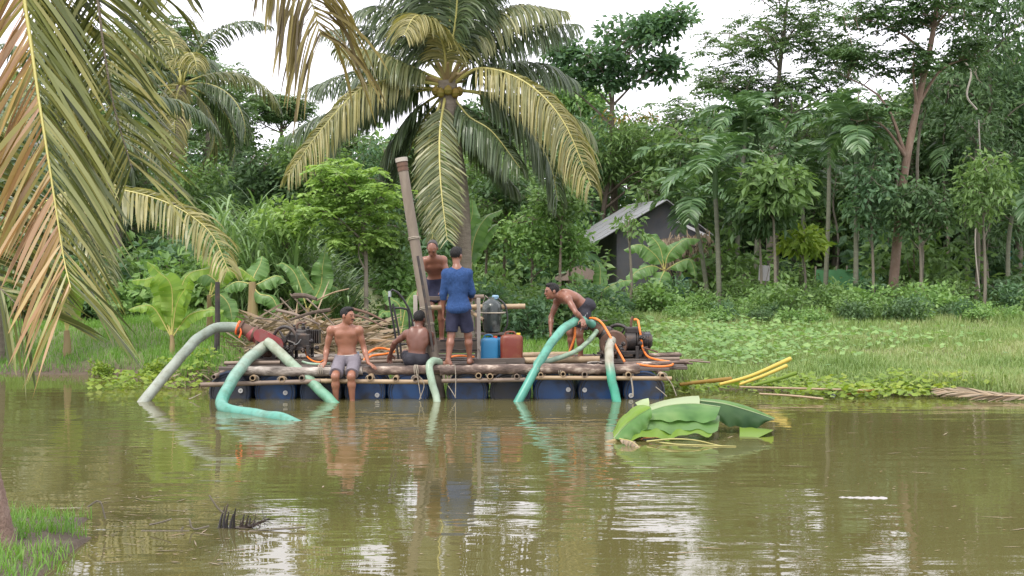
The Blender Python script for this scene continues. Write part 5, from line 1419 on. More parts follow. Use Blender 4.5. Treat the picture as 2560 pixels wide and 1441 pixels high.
# ------------------------------------------------------------------ people: one continuous body surface each
class Field:
    """union of soft-blended capsules and ellipsoids, meshed as one closed surface"""
    def __init__(s): s.p = []
    def cap(s, a, b, ra, rb=None, k=.03, flat=False):
        s.p.append(('c', np.array(a, float), np.array(b, float), ra, ra if rb is None else rb, k, flat)); return s
    def ell(s, c, rad, axes=None, k=.03):
        s.p.append(('e', np.array(c, float), np.array(rad, float), np.eye(3) if axes is None else np.array(axes, float), k)); return s
    def mesh(s, res=.008, cuts=(), wr=0.0, wf=38.0, seed=0.0):
        lo = np.full(3, 1e9); hi = -lo
        for q in s.p:
            if q[0] == 'c':
                R = max(q[3], q[4]); lo = np.minimum(lo, np.minimum(q[1], q[2]) - R); hi = np.maximum(hi, np.maximum(q[1], q[2]) + R)
            else:
                R = q[2].max(); lo = np.minimum(lo, q[1] - R); hi = np.maximum(hi, q[1] + R)
        lo -= .04; hi += .04
        n = np.ceil((hi - lo) / res).astype(int) + 1
        ax = [lo[i] + res * np.arange(n[i]) for i in range(3)]
        Fd = np.full(n, .5, np.float32)
        for q in s.p:
            k = q[-2] if q[0] == 'c' else q[-1]
            m = k + .03
            if q[0] == 'c':
                R = max(q[3], q[4]); l0 = np.minimum(q[1], q[2]) - R - m; h0 = np.maximum(q[1], q[2]) + R + m
            else:
                R = q[2].max(); l0 = q[1] - R - m; h0 = q[1] + R + m
            i0 = np.maximum(0, np.floor((l0 - lo) / res).astype(int)); i1 = np.minimum(n, np.ceil((h0 - lo) / res).astype(int) + 1)
            sl = tuple(slice(i0[i], i1[i]) for i in range(3))
            X, Y_, Z = np.meshgrid(ax[0][sl[0]], ax[1][sl[1]], ax[2][sl[2]], indexing='ij')
            p = np.stack([X, Y_, Z], -1)
            if q[0] == 'c':
                a, b = q[1], q[2]; ba = b - a; L2 = max(ba @ ba, 1e-9)
                t = np.clip(((p - a) @ ba) / L2, 0, 1)
                d = np.linalg.norm(p - a - t[..., None] * ba, axis=-1) - (q[3] + (q[4] - q[3]) * t)
                if q[6]: d = np.maximum(d, ((p - b) @ ba) / math.sqrt(L2))
            else:
                w_ = (p - q[1]) @ q[3].T / q[2]
                ln = np.linalg.norm(w_, axis=-1); l2 = np.linalg.norm(w_ / q[2], axis=-1)
                d = ln * (ln - 1) / np.maximum(l2, 1e-6)
            A = Fd[sl]; h = np.clip(.5 + .5 * (A - d) / k, 0, 1)
            Fd[sl] = A * (1 - h) + d * h - k * h * (1 - h)
        if wr > 0 or len(cuts):
            X, Y_, Z = np.meshgrid(*ax, indexing='ij')
            if wr > 0: Fd += wr * (np.sin(wf * X + 9 * Z + seed) * np.sin(wf * .6 * Z - 14 * Y_ + seed) + .6 * np.sin(wf * 1.3 * Y_ + 20 * Z + 1))
            for (pt, nn) in cuts:
                Fd = np.maximum(Fd, (X - pt[0]) * nn[0] + (Y_ - pt[1]) * nn[1] + (Z - pt[2]) * nn[2])
        return surface_net(Fd, lo, res)

def surface_net(Fd, lo, res):
    ins = Fd < 0
    c = [Fd[i:Fd.shape[0] - 1 + i, j:Fd.shape[1] - 1 + j, k:Fd.shape[2] - 1 + k] for i in (0, 1) for j in (0, 1) for k in (0, 1)]
    cnt = sum((x < 0).astype(np.int8) for x in c)
    act = (cnt > 0) & (cnt < 8)
    I = np.argwhere(act); ids = np.full(act.shape, -1, np.int32); ids[act] = np.arange(len(I))
    cv = np.stack([x[act] for x in c], 1)
    off = np.array([(i, j, k) for i in (0, 1) for j in (0, 1) for k in (0, 1)], float)
    acc = np.zeros((len(I), 3)); num = np.zeros(len(I))
    for a in range(8):
        for b in range(a + 1, 8):
            if np.abs(off[a] - off[b]).sum() != 1: continue
            va, vb = cv[:, a], cv[:, b]; m = (va < 0) != (vb < 0)
            t = np.where(m, va / np.where(m, va - vb, 1), 0)
            acc += np.where(m[:, None], off[a] + t[:, None] * (off[b] - off[a]), 0); num += m
    V = lo + res * (I + acc / num[:, None])
    quads = []
    for axis in range(3):
        s0 = [slice(None)] * 3; s1 = [slice(None)] * 3; s0[axis] = slice(0, -1); s1[axis] = slice(1, None)
        ch = ins[tuple(s0)] != ins[tuple(s1)]
        o1, o2 = [a for a in range(3) if a != axis]
        E = np.argwhere(ch); E = E[(E[:, o1] > 0) & (E[:, o2] > 0) & (E[:, o1] < Fd.shape[o1] - 1) & (E[:, o2] < Fd.shape[o2] - 1)]
        flip = ins[tuple(E.T)]
        q = []
        for (d1, d2) in ((-1, -1), (0, -1), (0, 0), (-1, 0)):
            e = E.copy(); e[:, o1] += d1; e[:, o2] += d2; q.append(ids[tuple(e.T)])
        Q = np.stack(q, 1)
        if axis == 1: flip = ~flip
        Q[~flip] = Q[~flip][:, ::-1]
        quads.append(Q)
    Q = np.concatenate(quads); Q = Q[(Q >= 0).all(1)]
    return V, Q

def lerp(a, b, t): return np.array(a) * (1 - t) + np.array(b) * t
def add_hand(fd, w, d, lat, nn, curl=.4, spread=.12, thumb=1, s=1.0):
    """palm, four jointed fingers, thumb. d: pointing direction, lat: towards the thumb side, nn: back of the hand"""
    d = nrm(d); lat = nrm(lat - d * np.dot(lat, d)); nn = nrm(np.cross(d, lat)) * (1 if np.dot(np.cross(d, lat), nn) > 0 else -1)
    fd.ell(w + d * .05 * s, (.055 * s, .041 * s, .017 * s), [d, lat, nn], .015)
    for i, (o, L) in enumerate(((.03, .07), (.01, .08), (-.01, .075), (-.029, .058))):
        b0 = w + d * .09 * s + lat * o * s
        d1 = nrm(d * math.cos(curl * .6) - nn * math.sin(curl * .6) + lat * spread * (1.2 - i * .8))
        d2 = nrm(d * math.cos(curl * 1.6) - nn * math.sin(curl * 1.6) + lat * spread * (1.2 - i * .8))
        m_ = b0 + d1 * L * .5 * s; fd.cap(b0 - d1 * .015, m_, .0095 * s, .009 * s, .006); fd.cap(m_, m_ + d2 * L * .55 * s, .009 * s, .0075 * s, .004)
    t0 = w + d * .025 * s + lat * .03 * s; t1 = t0 + nrm(d * .7 + lat * .8 - nn * .2) * .045 * s
    fd.cap(t0, t1, .013 * s, .011 * s, .01); fd.cap(t1, t1 + nrm(d * 1.0 + lat * .35 - nn * .3) * .035 * s, .0105 * s, .009 * s, .005)
def add_foot(fd, ank, d, lat):
    d = nrm(d); lat = nrm(lat - d * np.dot(lat, d)); up = V3(0, 0, 1)
    fd.cap(ank, ank + V3(0, 0, -.05) - d * .03, .036, .036, .02)
    fd.ell(ank + d * .06 + V3(0, 0, -.045), (.1, .043, .032), [d, lat, np.cross(d, lat)], .03)
    for i in range(5):
        b0 = ank + d * (.135 - .012 * i) + lat * (.032 - .017 * i) + V3(0, 0, -.062)
        fd.cap(b0, b0 + d * (.042 - .005 * i), .013 - .001 * i, .011 - .001 * i, .008)

def person(label, J, skin, hairm, base, bald=False, shirt=None, shorts='shorts_grey', short_len=.8, hands=None, feet=None, belly=1.0, group=None, moust=False, cord=False, stripe=False, wscale=1.0):
    root = empty('person', base, label, 'person', group)
    J = {k: np.array(v, float) for k, v in J.items()}
    side = nrm(J['shR'] - J['shL'])                      # towards the person's right
    up = nrm(J['neck'] - J['mid']); fw = nrm(np.cross(up, side)); side = np.cross(fw, up)
    # forward = away from the spine side; person's right x up gives forward
    fw = nrm(np.cross(up, nrm(J['shR'] - J['shL'])))
    A = [side, fw, up]
    hs = nrm(J['hpR'] - J['hpL']); pu = nrm(J['mid'] - J['pel']); pf = nrm(np.cross(pu, hs)); hs = np.cross(pf, pu); B = [hs, pf, pu]
    f = Field()
    chest = lerp(J['mid'], J['neck'], .55)
    sw = np.linalg.norm(J['shR'] - J['shL'])
    # trunk
    f.ell(chest, (.15 * wscale, .1, .17), A, .05)
    f.ell(lerp(J['mid'], J['neck'], .2) , (.132 * wscale, .092 * belly, .13), A, .06)
    f.ell(lerp(J['pel'], J['mid'], .55) + pf * .012 * belly, (.13 * wscale, .098 * belly, .12), B, .06)
    f.ell(J['pel'], (.15 * wscale, .105, .1), B, .05)
    for sg in (-1, 1):
        f.ell(chest + side * sg * .072 + fw * .07 + up * .03, (.072, .034, .052), A, .03)
        f.ell(chest + side * sg * .08 - fw * .07 + up * .05, (.06, .03, .085), A, .04)
        f.ell(chest + side * sg * .125 - up * .02, (.035, .06, .1), A, .05)
        f.ell(J['pel'] + hs * sg * .065 - pf * .06 - pu * .03, (.07, .07, .075), B, .04)
    # neck and shoulders
    hf, hu = nrm(J['hf']), nrm(J['hu']); hu = nrm(hu - hf * np.dot(hf, hu)); hr = np.cross(hf, hu)
    H = J['head']; HA = [hr, hf, hu]
    f.cap(J['neck'] - up * .02, H - hu * .05 - hf * .015, .056, .05, .03)
    for s_ in ('R', 'L'):
        sg = 1 if s_ == 'R' else -1
        sh = J['sh' + s_]
        f.cap(J['neck'] - up * .01, sh, .05, .052, .05)
        f.ell(sh, (.058, .056, .06), None, .03)
        e, w_ = J['el' + s_], J['wr' + s_]
        f.cap(sh, e, .05, .037, .03); ad = nrm(e - sh); a1 = nrm(np.cross(ad, side + V3(.13, .21, .07))); f.ell(lerp(sh, e, .5), (.045, .045, .075), [a1, np.cross(ad, a1), ad], .02)
        f.cap(e, lerp(e, w_, .35), .037, .039, .02); f.cap(lerp(e, w_, .35), w_, .039, .026, .02)
        hd = hands[s_]
        add_hand(f, w_, hd[0], hd[1], hd[2], hd[3])
        hp, kn, an = J['hp' + s_], J['kn' + s_], J['an' + s_]
        f.cap(hp, kn, .083, .053, .05)
        f.ell(kn, (.052, .055, .055), None, .02)
        cm = lerp(kn, an, .33); bk = nrm(np.cross(nrm(an - kn), hs))
        bk = bk if np.dot(bk, pf) < 0 else -bk
        f.cap(kn, cm + bk * .012, .048, .054, .03); f.cap(cm + bk * .012, an, .054, .033, .03)
        add_foot(f, an, feet[s_], hs * -sg)
    # head
    f.ell(H + hu * .028 - hf * .012, (.074, .095, .088), HA, .02)
    f.ell(H - hu * .045 + hf * .022, (.056, .066, .068), HA, .03)
    f.ell(H + hf * .05 - hu * .0, (.058, .05, .075), HA, .03)
    f.cap(H + hf * .092 + hu * .018, H + hf * .112 - hu * .022, .008, .014, .012)
    f.ell(H + hf * .075 - hu * .088, (.026, .024, .02), HA, .02)
    f.cap(H + hf * .09 + hu * .03 - hr * .035, H + hf * .09 + hu * .03 + hr * .035, .01, .01, .015)
    f.cap(H + hf * .1 - hu * .055 - hr * .014, H + hf * .1 - hu * .055 + hr * .014, .009, .009, .008)
    for sg in (-1, 1):
        f.ell(H + hr * sg * .077 - hf * .008 - hu * .005, (.012, .022, .033), HA, .008)
    V, Q = f.mesh(.0085)
    body = mesh_np('body', V, Q, M[skin], root, smooth=True)
    # hair: cap over the skull cut along the hairline
    h = Field().ell(H + hu * .034 - hf * .016, (.081, .101, .092), HA, .01)
    if bald:
        cuts = [(H + hf * .01 + hu * .06, nrm(hf + hu * .12)), (H - hu * .045 - hf * .05, nrm(-hu * 1 + hf * .55))]
    else:
        h.ell(H + hu * .1 + hf * .03, (.06, .06, .03), HA, .03)
        cuts = [(H + hf * .055 + hu * .055, nrm(hf - hu * .55)), (H - hu * .045 - hf * .05, nrm(-hu * 1 + hf * .55))]
    V, Q = h.mesh(.007, cuts, .0035, 190)
    mesh_np('hair', V, Q, M[hairm], root, smooth=True)
    for sg in (-1, 1):
        MB().lathe(H + hr * sg * .033 + hf * .089 + hu * .008, hf, [(0, .013), (.006, .012), (.009, .004)], 10, squash=.6).build('eye', M['eye'], root)
        MB().tube([H + hr * sg * .018 + hf * .099 + hu * .03, H + hr * sg * .036 + hf * .094 + hu * .036, H + hr * sg * .054 + hf * .078 + hu * .03], [.004, .0045, .003], 6).build('eyebrow', M[hairm], root)
    MB().tube([H + hf * .098 - hu * .053 - hr * .024, H + hf * .109 - hu * .054, H + hf * .098 - hu * .053 + hr * .024], [.004, .006, .004], 6).build('mouth', M['lip'], root)
    if moust: MB().tube([H + hf * .096 - hu * .043 - hr * .026, H + hf * .111 - hu * .036, H + hf * .096 - hu * .043 + hr * .026], [.004, .008, .004], 6).build('moustache', M[hairm], root)
    # shorts
    g_ = Field()
    g_.ell(J['pel'] + pu * .01, (.165 * wscale, .12 * max(1, belly * .95), .115), B, .04)
    g_.ell(lerp(J['pel'], J['mid'], .3), (.15 * wscale, .115 * max(1, belly), .09), B, .05)
    for s_ in ('R', 'L'):
        g_.ell(J['pel'] + hs * (.065 if s_ == 'R' else -.065) - pf * .06 - pu * .03, (.088, .092, .095), B, .04)
        g_.cap(J['hp' + s_], lerp(J['hp' + s_], J['kn' + s_], short_len), .1, .092, .04, True)
    V, Q = g_.mesh(.0085, [(lerp(J['pel'], J['mid'], .42), pu)], .005, 34, 1.0)
    so = mesh_np('shorts', V, Q, M[shorts], root, smooth=True)
    if cord:
        wc_ = lerp(J['pel'], J['mid'], .36) + pf * .125
        MB().tube(spline([wc_ - hs * .11 - pf * .02, wc_, wc_ + hs * .11 - pf * .02], 10), .014, 6).build('waistband', M['cord_grey'], so)
        for dx in (-.02, .025): MB().tube(spline([wc_, wc_ + hs * dx - pu * .08 + pf * .01, wc_ + hs * dx * 1.6 - pu * .17 + pf * .02], 8), .009, 5).build('drawstring', M['cord_grey'], so)
    if stripe:
        for s_ in ('R', 'L'):
            sg = 1 if s_ == 'R' else -1
            a_, b_ = J['hp' + s_] + hs * sg * .08, lerp(J['hp' + s_], J['kn' + s_], short_len) + hs * sg * .08
            for dd in (-.02, .02): MB().tube([a_ + hs * sg * .02 + pf * dd, (a_ + b_) / 2 + hs * sg * .02 + pf * dd * 1.5, b_ + hs * sg * .014 + pf * dd * 2], .004, 5).build('piping', M['piping'], so)
    if shirt:
        t = Field()
        t.ell(chest, (.165, .116, .175), A, .05); t.ell(lerp(J['mid'], J['neck'], .2), (.155, .112, .14), A, .06)
        t.ell(lerp(J['pel'], J['mid'], .5), (.158, .122, .13), B, .06); t.ell(J['pel'] + pu * .0, (.18, .145, .1), B, .05)
        for s_ in ('R', 'L'):
            sh, e, w_ = J['sh' + s_], J['el' + s_], J['wr' + s_]
            t.ell(chest + side * (.08 if s_ == 'R' else -.08) - fw * .07 + up * .05, (.078, .05, .1), A, .04)
            t.ell(J['pel'] + hs * (.065 if s_ == 'R' else -.065) - pf * .06 + pu * .0, (.1, .105, .085), B, .06)
            t.cap(J['neck'] - up * .015, sh, .057, .062, .05); t.ell(sh, (.068, .066, .068), None, .03)
            t.cap(sh, e, .062, .052, .03); t.cap(e, lerp(e, w_, .35), .052, .05, .02, True)
        V, Q = t.mesh(.0085, [(J['pel'] - pu * .06, -pu), (J['neck'] + up * .035, up)], .0035, 22, 2.0)
        mesh_np('shirt', V, Q, M[shirt], root, smooth=True)
    return root

def jp(d, Y):
    out = {}
    for k, q in d.items():
        out[k] = P(q[0], q[1], Y + (q[2] if len(q) > 2 else 0))
    return out
Zs = V3(0, 0, 1)
# 1 seated on the front log, feet in the water, looking to his left
J = jp(dict(pel=(868, 898, .18), mid=(866, 866, .16), neck=(864, 815, .10), head=(868, 790, .06), shR=(827, 826, .1), shL=(897, 826, .1),
            elR=(816, 872, .14), elL=(909, 870, .14), wrR=(812, 907, .06), wrL=(920, 908, .03), hpR=(850, 902, .12), hpL=(886, 902, .12),
            knR=(837, 942, -.25), knL=(877, 942, -.25), anR=(839, 1006, -.2), anL=(880, 1006, -.2)), 20.85)
J['hf'] = V3(.86, -.5, -.08); J['hu'] = V3(.02, 0, 1)
person('shirtless man in grey shorts sitting on the log with feet in the water', J, 'skin_warm', 'hair', J['pel'], shorts='shorts_grey', short_len=.82,
       hands={'R': ((-.35, -.75, -.45), (-.6, .2, 0), (0, -.4, .9), .5), 'L': ((.7, -.6, -.35), (.3, .8, 0), (0, -.3, .9), .35)},
       feet={'R': (0, -1, -.15), 'L': (0, -1, -.15)}, belly=1.12, cord=True, moust=True, wscale=1.02)
# 2 seated with his back to the camera
J = jp(dict(pel=(1040, 896, .12), mid=(1043, 865, .12), neck=(1046, 826, .2), head=(1048, 799, .24), shR=(1074, 838, .2), shL=(1016, 836, .2),
            elR=(1082, 876, .32), elL=(986, 858, .26), wrR=(1075, 898, .5), wrL=(976, 884, .38), hpR=(1056, 902, .2), hpL=(1026, 902, .2),
            knR=(1076, 885, .56), knL=(1014, 884, .56), anR=(1062, 903, .9), anL=(1024, 903, .9)), 21.0)
J['hf'] = V3(.25, .95, -.25); J['hu'] = V3(0, .1, 1)
person('shirtless dark-haired man sitting with his back turned beside the leaning pipe', J, 'skin_brown', 'hair', J['pel'], shorts='shorts_black', short_len=.7,
       hands={'R': ((0, .8, -.4), (-1, 0, 0), (.2, 0, 1), .9), 'L': ((-.2, .3, -.9), (1, .3, 0), (-.8, -.3, .3), .7)}, feet={'R': (.2, 1, 0), 'L': (-.2, 1, 0)}, belly=.92, wscale=.94)
# 3 standing in blue, back turned
J = jp(dict(pel=(1146, 770, .02), mid=(1145, 738, .0), neck=(1143, 672, .0), head=(1141, 639, .05), shR=(1170, 684, .0), shL=(1116, 684, .0),
            elR=(1179, 732, .04), elL=(1108, 735, .0), wrR=(1176, 750, .26), wrL=(1109, 776, .05), hpR=(1160, 778, .0), hpL=(1132, 778, .0),
            knR=(1170, 838, .06), knL=(1128, 838, -.02), anR=(1174, 897, .1), anL=(1120, 902, -.12)), 21.2)
J['hf'] = V3(.45, .88, -.12); J['hu'] = V3(0, 0, 1)
person('man in blue long-sleeved shirt and navy shorts standing with his back turned', J, 'skin_tan', 'hair', P(1146, 912, 21.2), shirt='shirt_blue', shorts='shorts_navy', short_len=.86,
       hands={'R': ((0, .9, .1), (-.3, 0, 1), (.9, 0, .2), .9), 'L': ((.02, .1, -1), (.2, 1, 0), (-1, 0, 0), .5)}, feet={'R': (.15, 1, 0), 'L': (-.8, .25, 0)})
# 4 older man behind, bending over the frame towards the camera
J = jp(dict(pel=(1092, 700, .15), mid=(1090, 684, .12), neck=(1083, 645, -.16), head=(1081, 621, -.28), shR=(1062, 652, -.12), shL=(1108, 650, -.12),
            elR=(1050, 694, -.15), elL=(1119, 690, -.14), wrR=(1047, 727, -.3), wrL=(1112, 728, -.28), hpR=(1080, 706, .14), hpL=(1104, 706, .14),
            knR=(1076, 775, -.02), knL=(1103, 772, -.0), anR=(1078, 846, .1), anL=(1104, 846, .1)), 22.65)
J['hf'] = V3(-.12, -.72, -.68); J['hu'] = V3(0, -.6, .75)
person('shirtless balding man bending forward behind the leaning pipe', J, 'skin_tan', 'hair_grey', P(1092, 862, 22.7), bald=True, shorts='shorts_navy', short_len=.75,
       hands={'R': ((.1, -.6, -.8), (1, 0, 0), (0, -.8, .6), .7), 'L': ((-.3, -.7, -.6), (-1, 0, 0), (0, -.7, .7), .7)}, feet={'R': (0, -1, 0), 'L': (0, -1, 0)}, belly=.92, wscale=.95)
# 5 bending over the right pump hose, facing left
J = jp(dict(pel=(1462, 768, .1), mid=(1440, 748, .08), neck=(1403, 739, .04), head=(1380, 729, .02), shR=(1394, 752, .2), shL=(1420, 748, -.16),
            elR=(1378, 793, .2), elL=(1440, 782, -.3), wrR=(1377, 828, .1), wrL=(1456, 797, -.28), hpR=(1452, 785, .2), hpL=(1462, 785, -.0),
            knR=(1426, 832, .2), knL=(1448, 836, -.02), anR=(1428, 888, .25), anL=(1452, 890, .02)), 21.85)
J['hf'] = V3(-.93, -.3, -.12); J['hu'] = V3(-.1, 0, 1)
person('shirtless man in black shorts bending over with a hand on the teal hose', J, 'skin_tan', 'hair', P(1445, 905, 21.9), shorts='shorts_black', short_len=.72,
       hands={'R': ((-.1, -.1, -1), (0, -1, 0), (-1, 0, 0), .8), 'L': ((.1, -.5, -.5), (-1, 0, 0), (.1, -.4, .9), .6)}, feet={'R': (-1, 0, 0), 'L': (-1, -.1, 0)}, stripe=True, belly=.95)
# ------------------------------------------------------------------ shed, far houses, board
Y = 48
sh = empty('shed', uvb(1640, Y), 'old tin-roofed shed with grey gable and thatch lean-to among the trees', 'shed')
def quad(mb, a, b, c, d, m=0, th=None):
    return mb.add([a, b, c, d], [(0, 1, 2, 3)], m)
def slab(name, pts, th, mt, parent):
    pts = [np.array(p, float) for p in pts]
    n = nrm(np.cross(pts[1] - pts[0], pts[2] - pts[0])); k = len(pts)
    mb = MB(); mb.add(pts + [p - n * th for p in pts], [tuple(range(k)), tuple(range(k, 2 * k))[::-1]] + [(i, k + i, k + (i + 1) % k, (i + 1) % k) for i in range(k)])
    return mb.build(name, M[mt], parent, smooth=0)
bk = V3(-.9, 4.5, 0)
pk, el_, er_ = P(1665, 500, Y), P(1530, 580, Y), P(1770, 580, Y)
gl, gr_ = P(1545, 740, Y), P(1762, 740, Y)
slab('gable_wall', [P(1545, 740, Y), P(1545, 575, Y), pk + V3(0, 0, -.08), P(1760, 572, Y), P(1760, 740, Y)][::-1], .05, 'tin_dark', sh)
n = 9
for i in range(n):     # roofing sheets, left slope (seen) and right slope
    a, c = i / n, (i + .97) / n
    o0 = bk * a + V3(0, -.35, .01 * (i % 2)); o1 = bk * c + V3(0, -.35, .01 * (i % 2))
    lo = el_ + (el_ - pk) * .35
    slab('roof_sheet', [pk + o0, pk + o1, lo + o1, lo + o0], .02, 'tin', sh)
    ro = er_ + (er_ - pk) * .1
    slab('roof_sheet', [pk + o1, pk + o0, ro + o0, ro + o1], .02, 'tin', sh)
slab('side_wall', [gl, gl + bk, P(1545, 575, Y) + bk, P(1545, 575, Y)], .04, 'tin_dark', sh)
for i in range(9):     # wall sheets on the front
    u0 = 1690 + i * 8.5
    if i in (2, 3): continue
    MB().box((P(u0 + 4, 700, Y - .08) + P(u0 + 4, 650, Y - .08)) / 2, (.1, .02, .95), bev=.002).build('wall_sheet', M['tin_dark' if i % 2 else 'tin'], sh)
MB().box(P(1716, 715, Y - .12), (.25, .03, .65), bev=.004).build('door', M['blue_door'], sh)
for i in range(7):
    MB().box(P(1738, 660 + i * 9, Y - .14), (.24, .015, .05), bev=.002).build('louvre', M['tin'], sh)
r = rnd(900)   # thatch fringe
n = 420
t = r.uniform(0, 1, n)
p = P(1640, 620, Y - .9) * (1 - t)[:, None] + P(1768, 600, Y - .9) * t[:, None] + r.normal(size=(n, 3)) * .14
d = np.stack([r.normal(0, .4, n), r.normal(-.3, .2, n), -np.ones(n)], 1)
V, F = strips(p, d, np.tile(V3(1, 0, 0), (n, 1)) + r.normal(size=(n, 3)) * .3, r.uniform(.3, .8, n), np.full(n, .06), np.full(n, .5), 2)
mesh_np('thatch_fringe', V, F, M['dry'], sh)['kind'] = 'stuff'
slab('lean_to_roof', [P(1630, 600, Y - .2), P(1775, 585, Y - .2), P(1775, 610, Y - 1.1), P(1630, 630, Y - 1.1)][::-1], .06, 'thatch', sh)
plankbar('fascia', P(1690, 553, Y - .45), P(1772, 592, Y - .45), .09, .03, 'piping', sh)
for i in range(8):
    u_ = 1790 + i * 13
    q = P(u_, 700, Y - .1); MB().box((q[0], q[1], .95), (.15, .03, 1.1 + .1 * math.sin(i * 2.1)), bev=.003).build('plank', M['plank'], sh)
MB().box(P(1730, 690, Y - .07), (.9, .02, 1.2)).build('opening', M['dark_opening'], sh)  # dark sheet on the wall paints in the shade of the open front
for u in (1640, 1702, 1768):
    q = P(u, 610, Y - 1.0); MB().tube([V3(q[0], q[1], .3), q], .04, 6).build('post', M['bark'], sh)

def far_house(label, u0, u1, vt, ve, vb, Y, mt, wins):
    t = empty('house', uvb((u0 + u1) / 2, Y), label, 'house')
    a, c = P(u0, vb, Y), P(u1, vb, Y); w_ = c[0] - a[0]
    zt = P(0, ve, Y)[2]; zr = P(0, vt, Y)[2]; z0 = .3
    MB().box(((a[0] + c[0]) / 2, Y + 1.5, (z0 + zt) / 2), (w_, 3, zt - z0)).build('wall', M[mt], t)
    k = 10
    for i in range(k):
        xa = a[0] - .4 + (w_ + .8) * i / k; xb = a[0] - .4 + (w_ + .8) * (i + .97) / k
        slab('roof_sheet', [(xa, Y - .6, zt - .02), (xb, Y - .6, zt - .02), (xb, Y + 1.6, zr), (xa, Y + 1.6, zr)], .03, 'tin', t)
    for (wu, wv, ww, wh) in wins:
        q = P(wu, wv, Y - .02)
        f = MB().box(q, (ww, .04, wh)).build('window', M['dark_opening'], t)
        for sg in (-1, 1): MB().box(q + V3(sg * ww / 2, -.01, 0), (.06, .06, wh + .06)).build('frame', M['pale_wood'], f)
far_house('teal house with pale tin roof behind the trees at right', 2440, 2720, 525, 560, 690, 56, 'teal_wall', [(2500, 620, .6, .8), (2580, 620, .6, .8)])
far_house('low grey house with pale tin roof glimpsed between the slender palms', 1820, 2060, 535, 568, 690, 58, 'tin_dark', [(1880, 625, .6, .8), (1960, 630, .8, 1.0)])
far_house('grey house roof glimpsed left of the leaning trunk', 2090, 2240, 530, 562, 690, 60, 'tin_dark', [(2140, 630, .6, .8)])
Y = 46
nt_ = empty('net_fence', uvb(2120, Y), 'low green net fence between the trunks', 'fence')
for i in range(7):
    q = uvb(2040 + i * 26, Y)
    MB().tube([q - V3(0, 0, .1), q + V3(0, 0, 1.25)], .03, 6).build('post', M['bark_pale'], nt_)
    if i < 6:
        q2 = uvb(2040 + (i + 1) * 26, Y)
        slab('net_panel', [q + V3(0, -.04, .5), q2 + V3(0, -.04, .5), q2 + V3(0, -.04, 1.1), q + V3(0, -.04, 1.15)], .01, 'green_net', nt_)
Y = 40
bd = empty('notice_board', uvb(1915, Y), 'small faded board on crossed sticks among the slender palms', 'board')
MB().box(P(1911, 683, Y), (.3, .03, .42), R=[[1, 0, .06], [0, 1, 0], [-.06, 0, 1]], bev=.004).build('panel', M['board'], bd)
q = uvb(1895, Y); MB().tube([q - V3(0, 0, .1), P(1925, 660, Y)], .018, 6).build('stick', M['bark_pale'], bd)
q = uvb(1935, Y); MB().tube([q - V3(0, 0, .1), P(1905, 690, Y + .05)], .018, 6).build('stick', M['bark_pale'], bd)
Y = 43
hu = empty('thatch_hutch', uvb(1450, Y), 'low dark thatched hutch under the leaves left of the shed', 'hutch')
q = uvb(1450, Y)
MB().box(q + V3(0, 0, .45), (.8, .8, .9), bev=.02).build('wall', M['plank'], hu)
MB().lathe(q + V3(0, 0, .85), (0, 0, 1), [(0, .85), (.05, .8), (.3, .35), (.42, .05)], 14).build('roof', M['thatch'], hu)
# dark post on the left bank
q = P(540, 840, 24.6); q[2] = gz(q[0], 24.6)
o = MB().tube([q - V3(0, 0, .15), (q + P(543, 705, 24.6)) / 2 + V3(.01, 0, 0), P(543, 705, 24.6)], [.05, .045, .04], 9).build('post', M['iron'], None, origin=tuple(q))
tag(o, 'dark weathered post standing on the left bank behind the grey hose', 'post')

# ------------------------------------------------------------------ brush pile of cut palm leaves on the bank
r = rnd(910)
n = 3000
u = 800 + 95 * r.normal(size=n); u = np.clip(u, 610, 975)
y = r.uniform(24.7, 27.0, n)
x = (u - 1280) / FPX * y
hz = np.interp(u, [600, 700, 790, 880, 975], [.25, .65, .85, .72, .25]) * (1 - np.abs(y - 25.9) / 2.2)
p = np.stack([x, y, ground_z(x, y) + hz * r.uniform(.05, 1.0, n)], 1)
az = np.where(r.uniform(size=n) < .6, r.normal(-.3, .5, n), r.uniform(0, 6.28, n))
d = np.stack([np.cos(az), .4 * np.sin(az), r.normal(-.05, .25, n)], 1)
wd = r.normal(size=(n, 3))
V, F = strips(p, d, wd, r.uniform(.3, 1.0, n), r.uniform(.015, .06, n), r.uniform(-.1, .5, n), 3)
o = mesh_np('brush_pile', V, F, M['dry'], origin=(float(x.mean()), 25.8, .2)); tag(o, 'heap of dry cut palm leaves and brush behind the raft', 'brush pile', kind='stuff')
for i, (a, c, mt, rad) in enumerate([((700, 745), (775, 835), 'bark', .014), ((725, 735), (810, 835), 'bark', .014), ((752, 735), (845, 825), 'bamboo_old', .016), ((690, 775), (800, 812), 'bamboo_old', .03), ((735, 740), (790, 748), 'thatch', .05), ((880, 772), (965, 805), 'iron_rust', .025), ((870, 785), (955, 815), 'iron_rust', .022), ((790, 752), (872, 722), 'bamboo', .016), ((640, 795), (760, 820), 'bark', .014), ((825, 775), (725, 800), 'thatch', .035), ((660, 775), (740, 825), 'bark', .012)]):
    yy = 25.0 - .04 * i
    q0, q1 = P(*a, yy), P(*c, yy - .3)
    o = MB().tube(spline([q0, (q0 + q1) / 2 + V3(0, 0, .03), q1], 8), np.linspace(rad, rad * .6, 8), 7).build('cut_stalk', M[mt], None, origin=tuple(q1))
    tag(o, 'cut palm leaf stalk sticking out of the dry brush pile', 'stalk', 'stalks in the brush pile')
r = rnd(915)           # exposed roots and litter on the steep bank
n = 300
x = r.uniform(-5.4, -4.1, n); y = shore(x) + r.uniform(-.05, .5, n)
p = np.stack([x, y, np.maximum(ground_z(x, y), 0) + .02], 1)
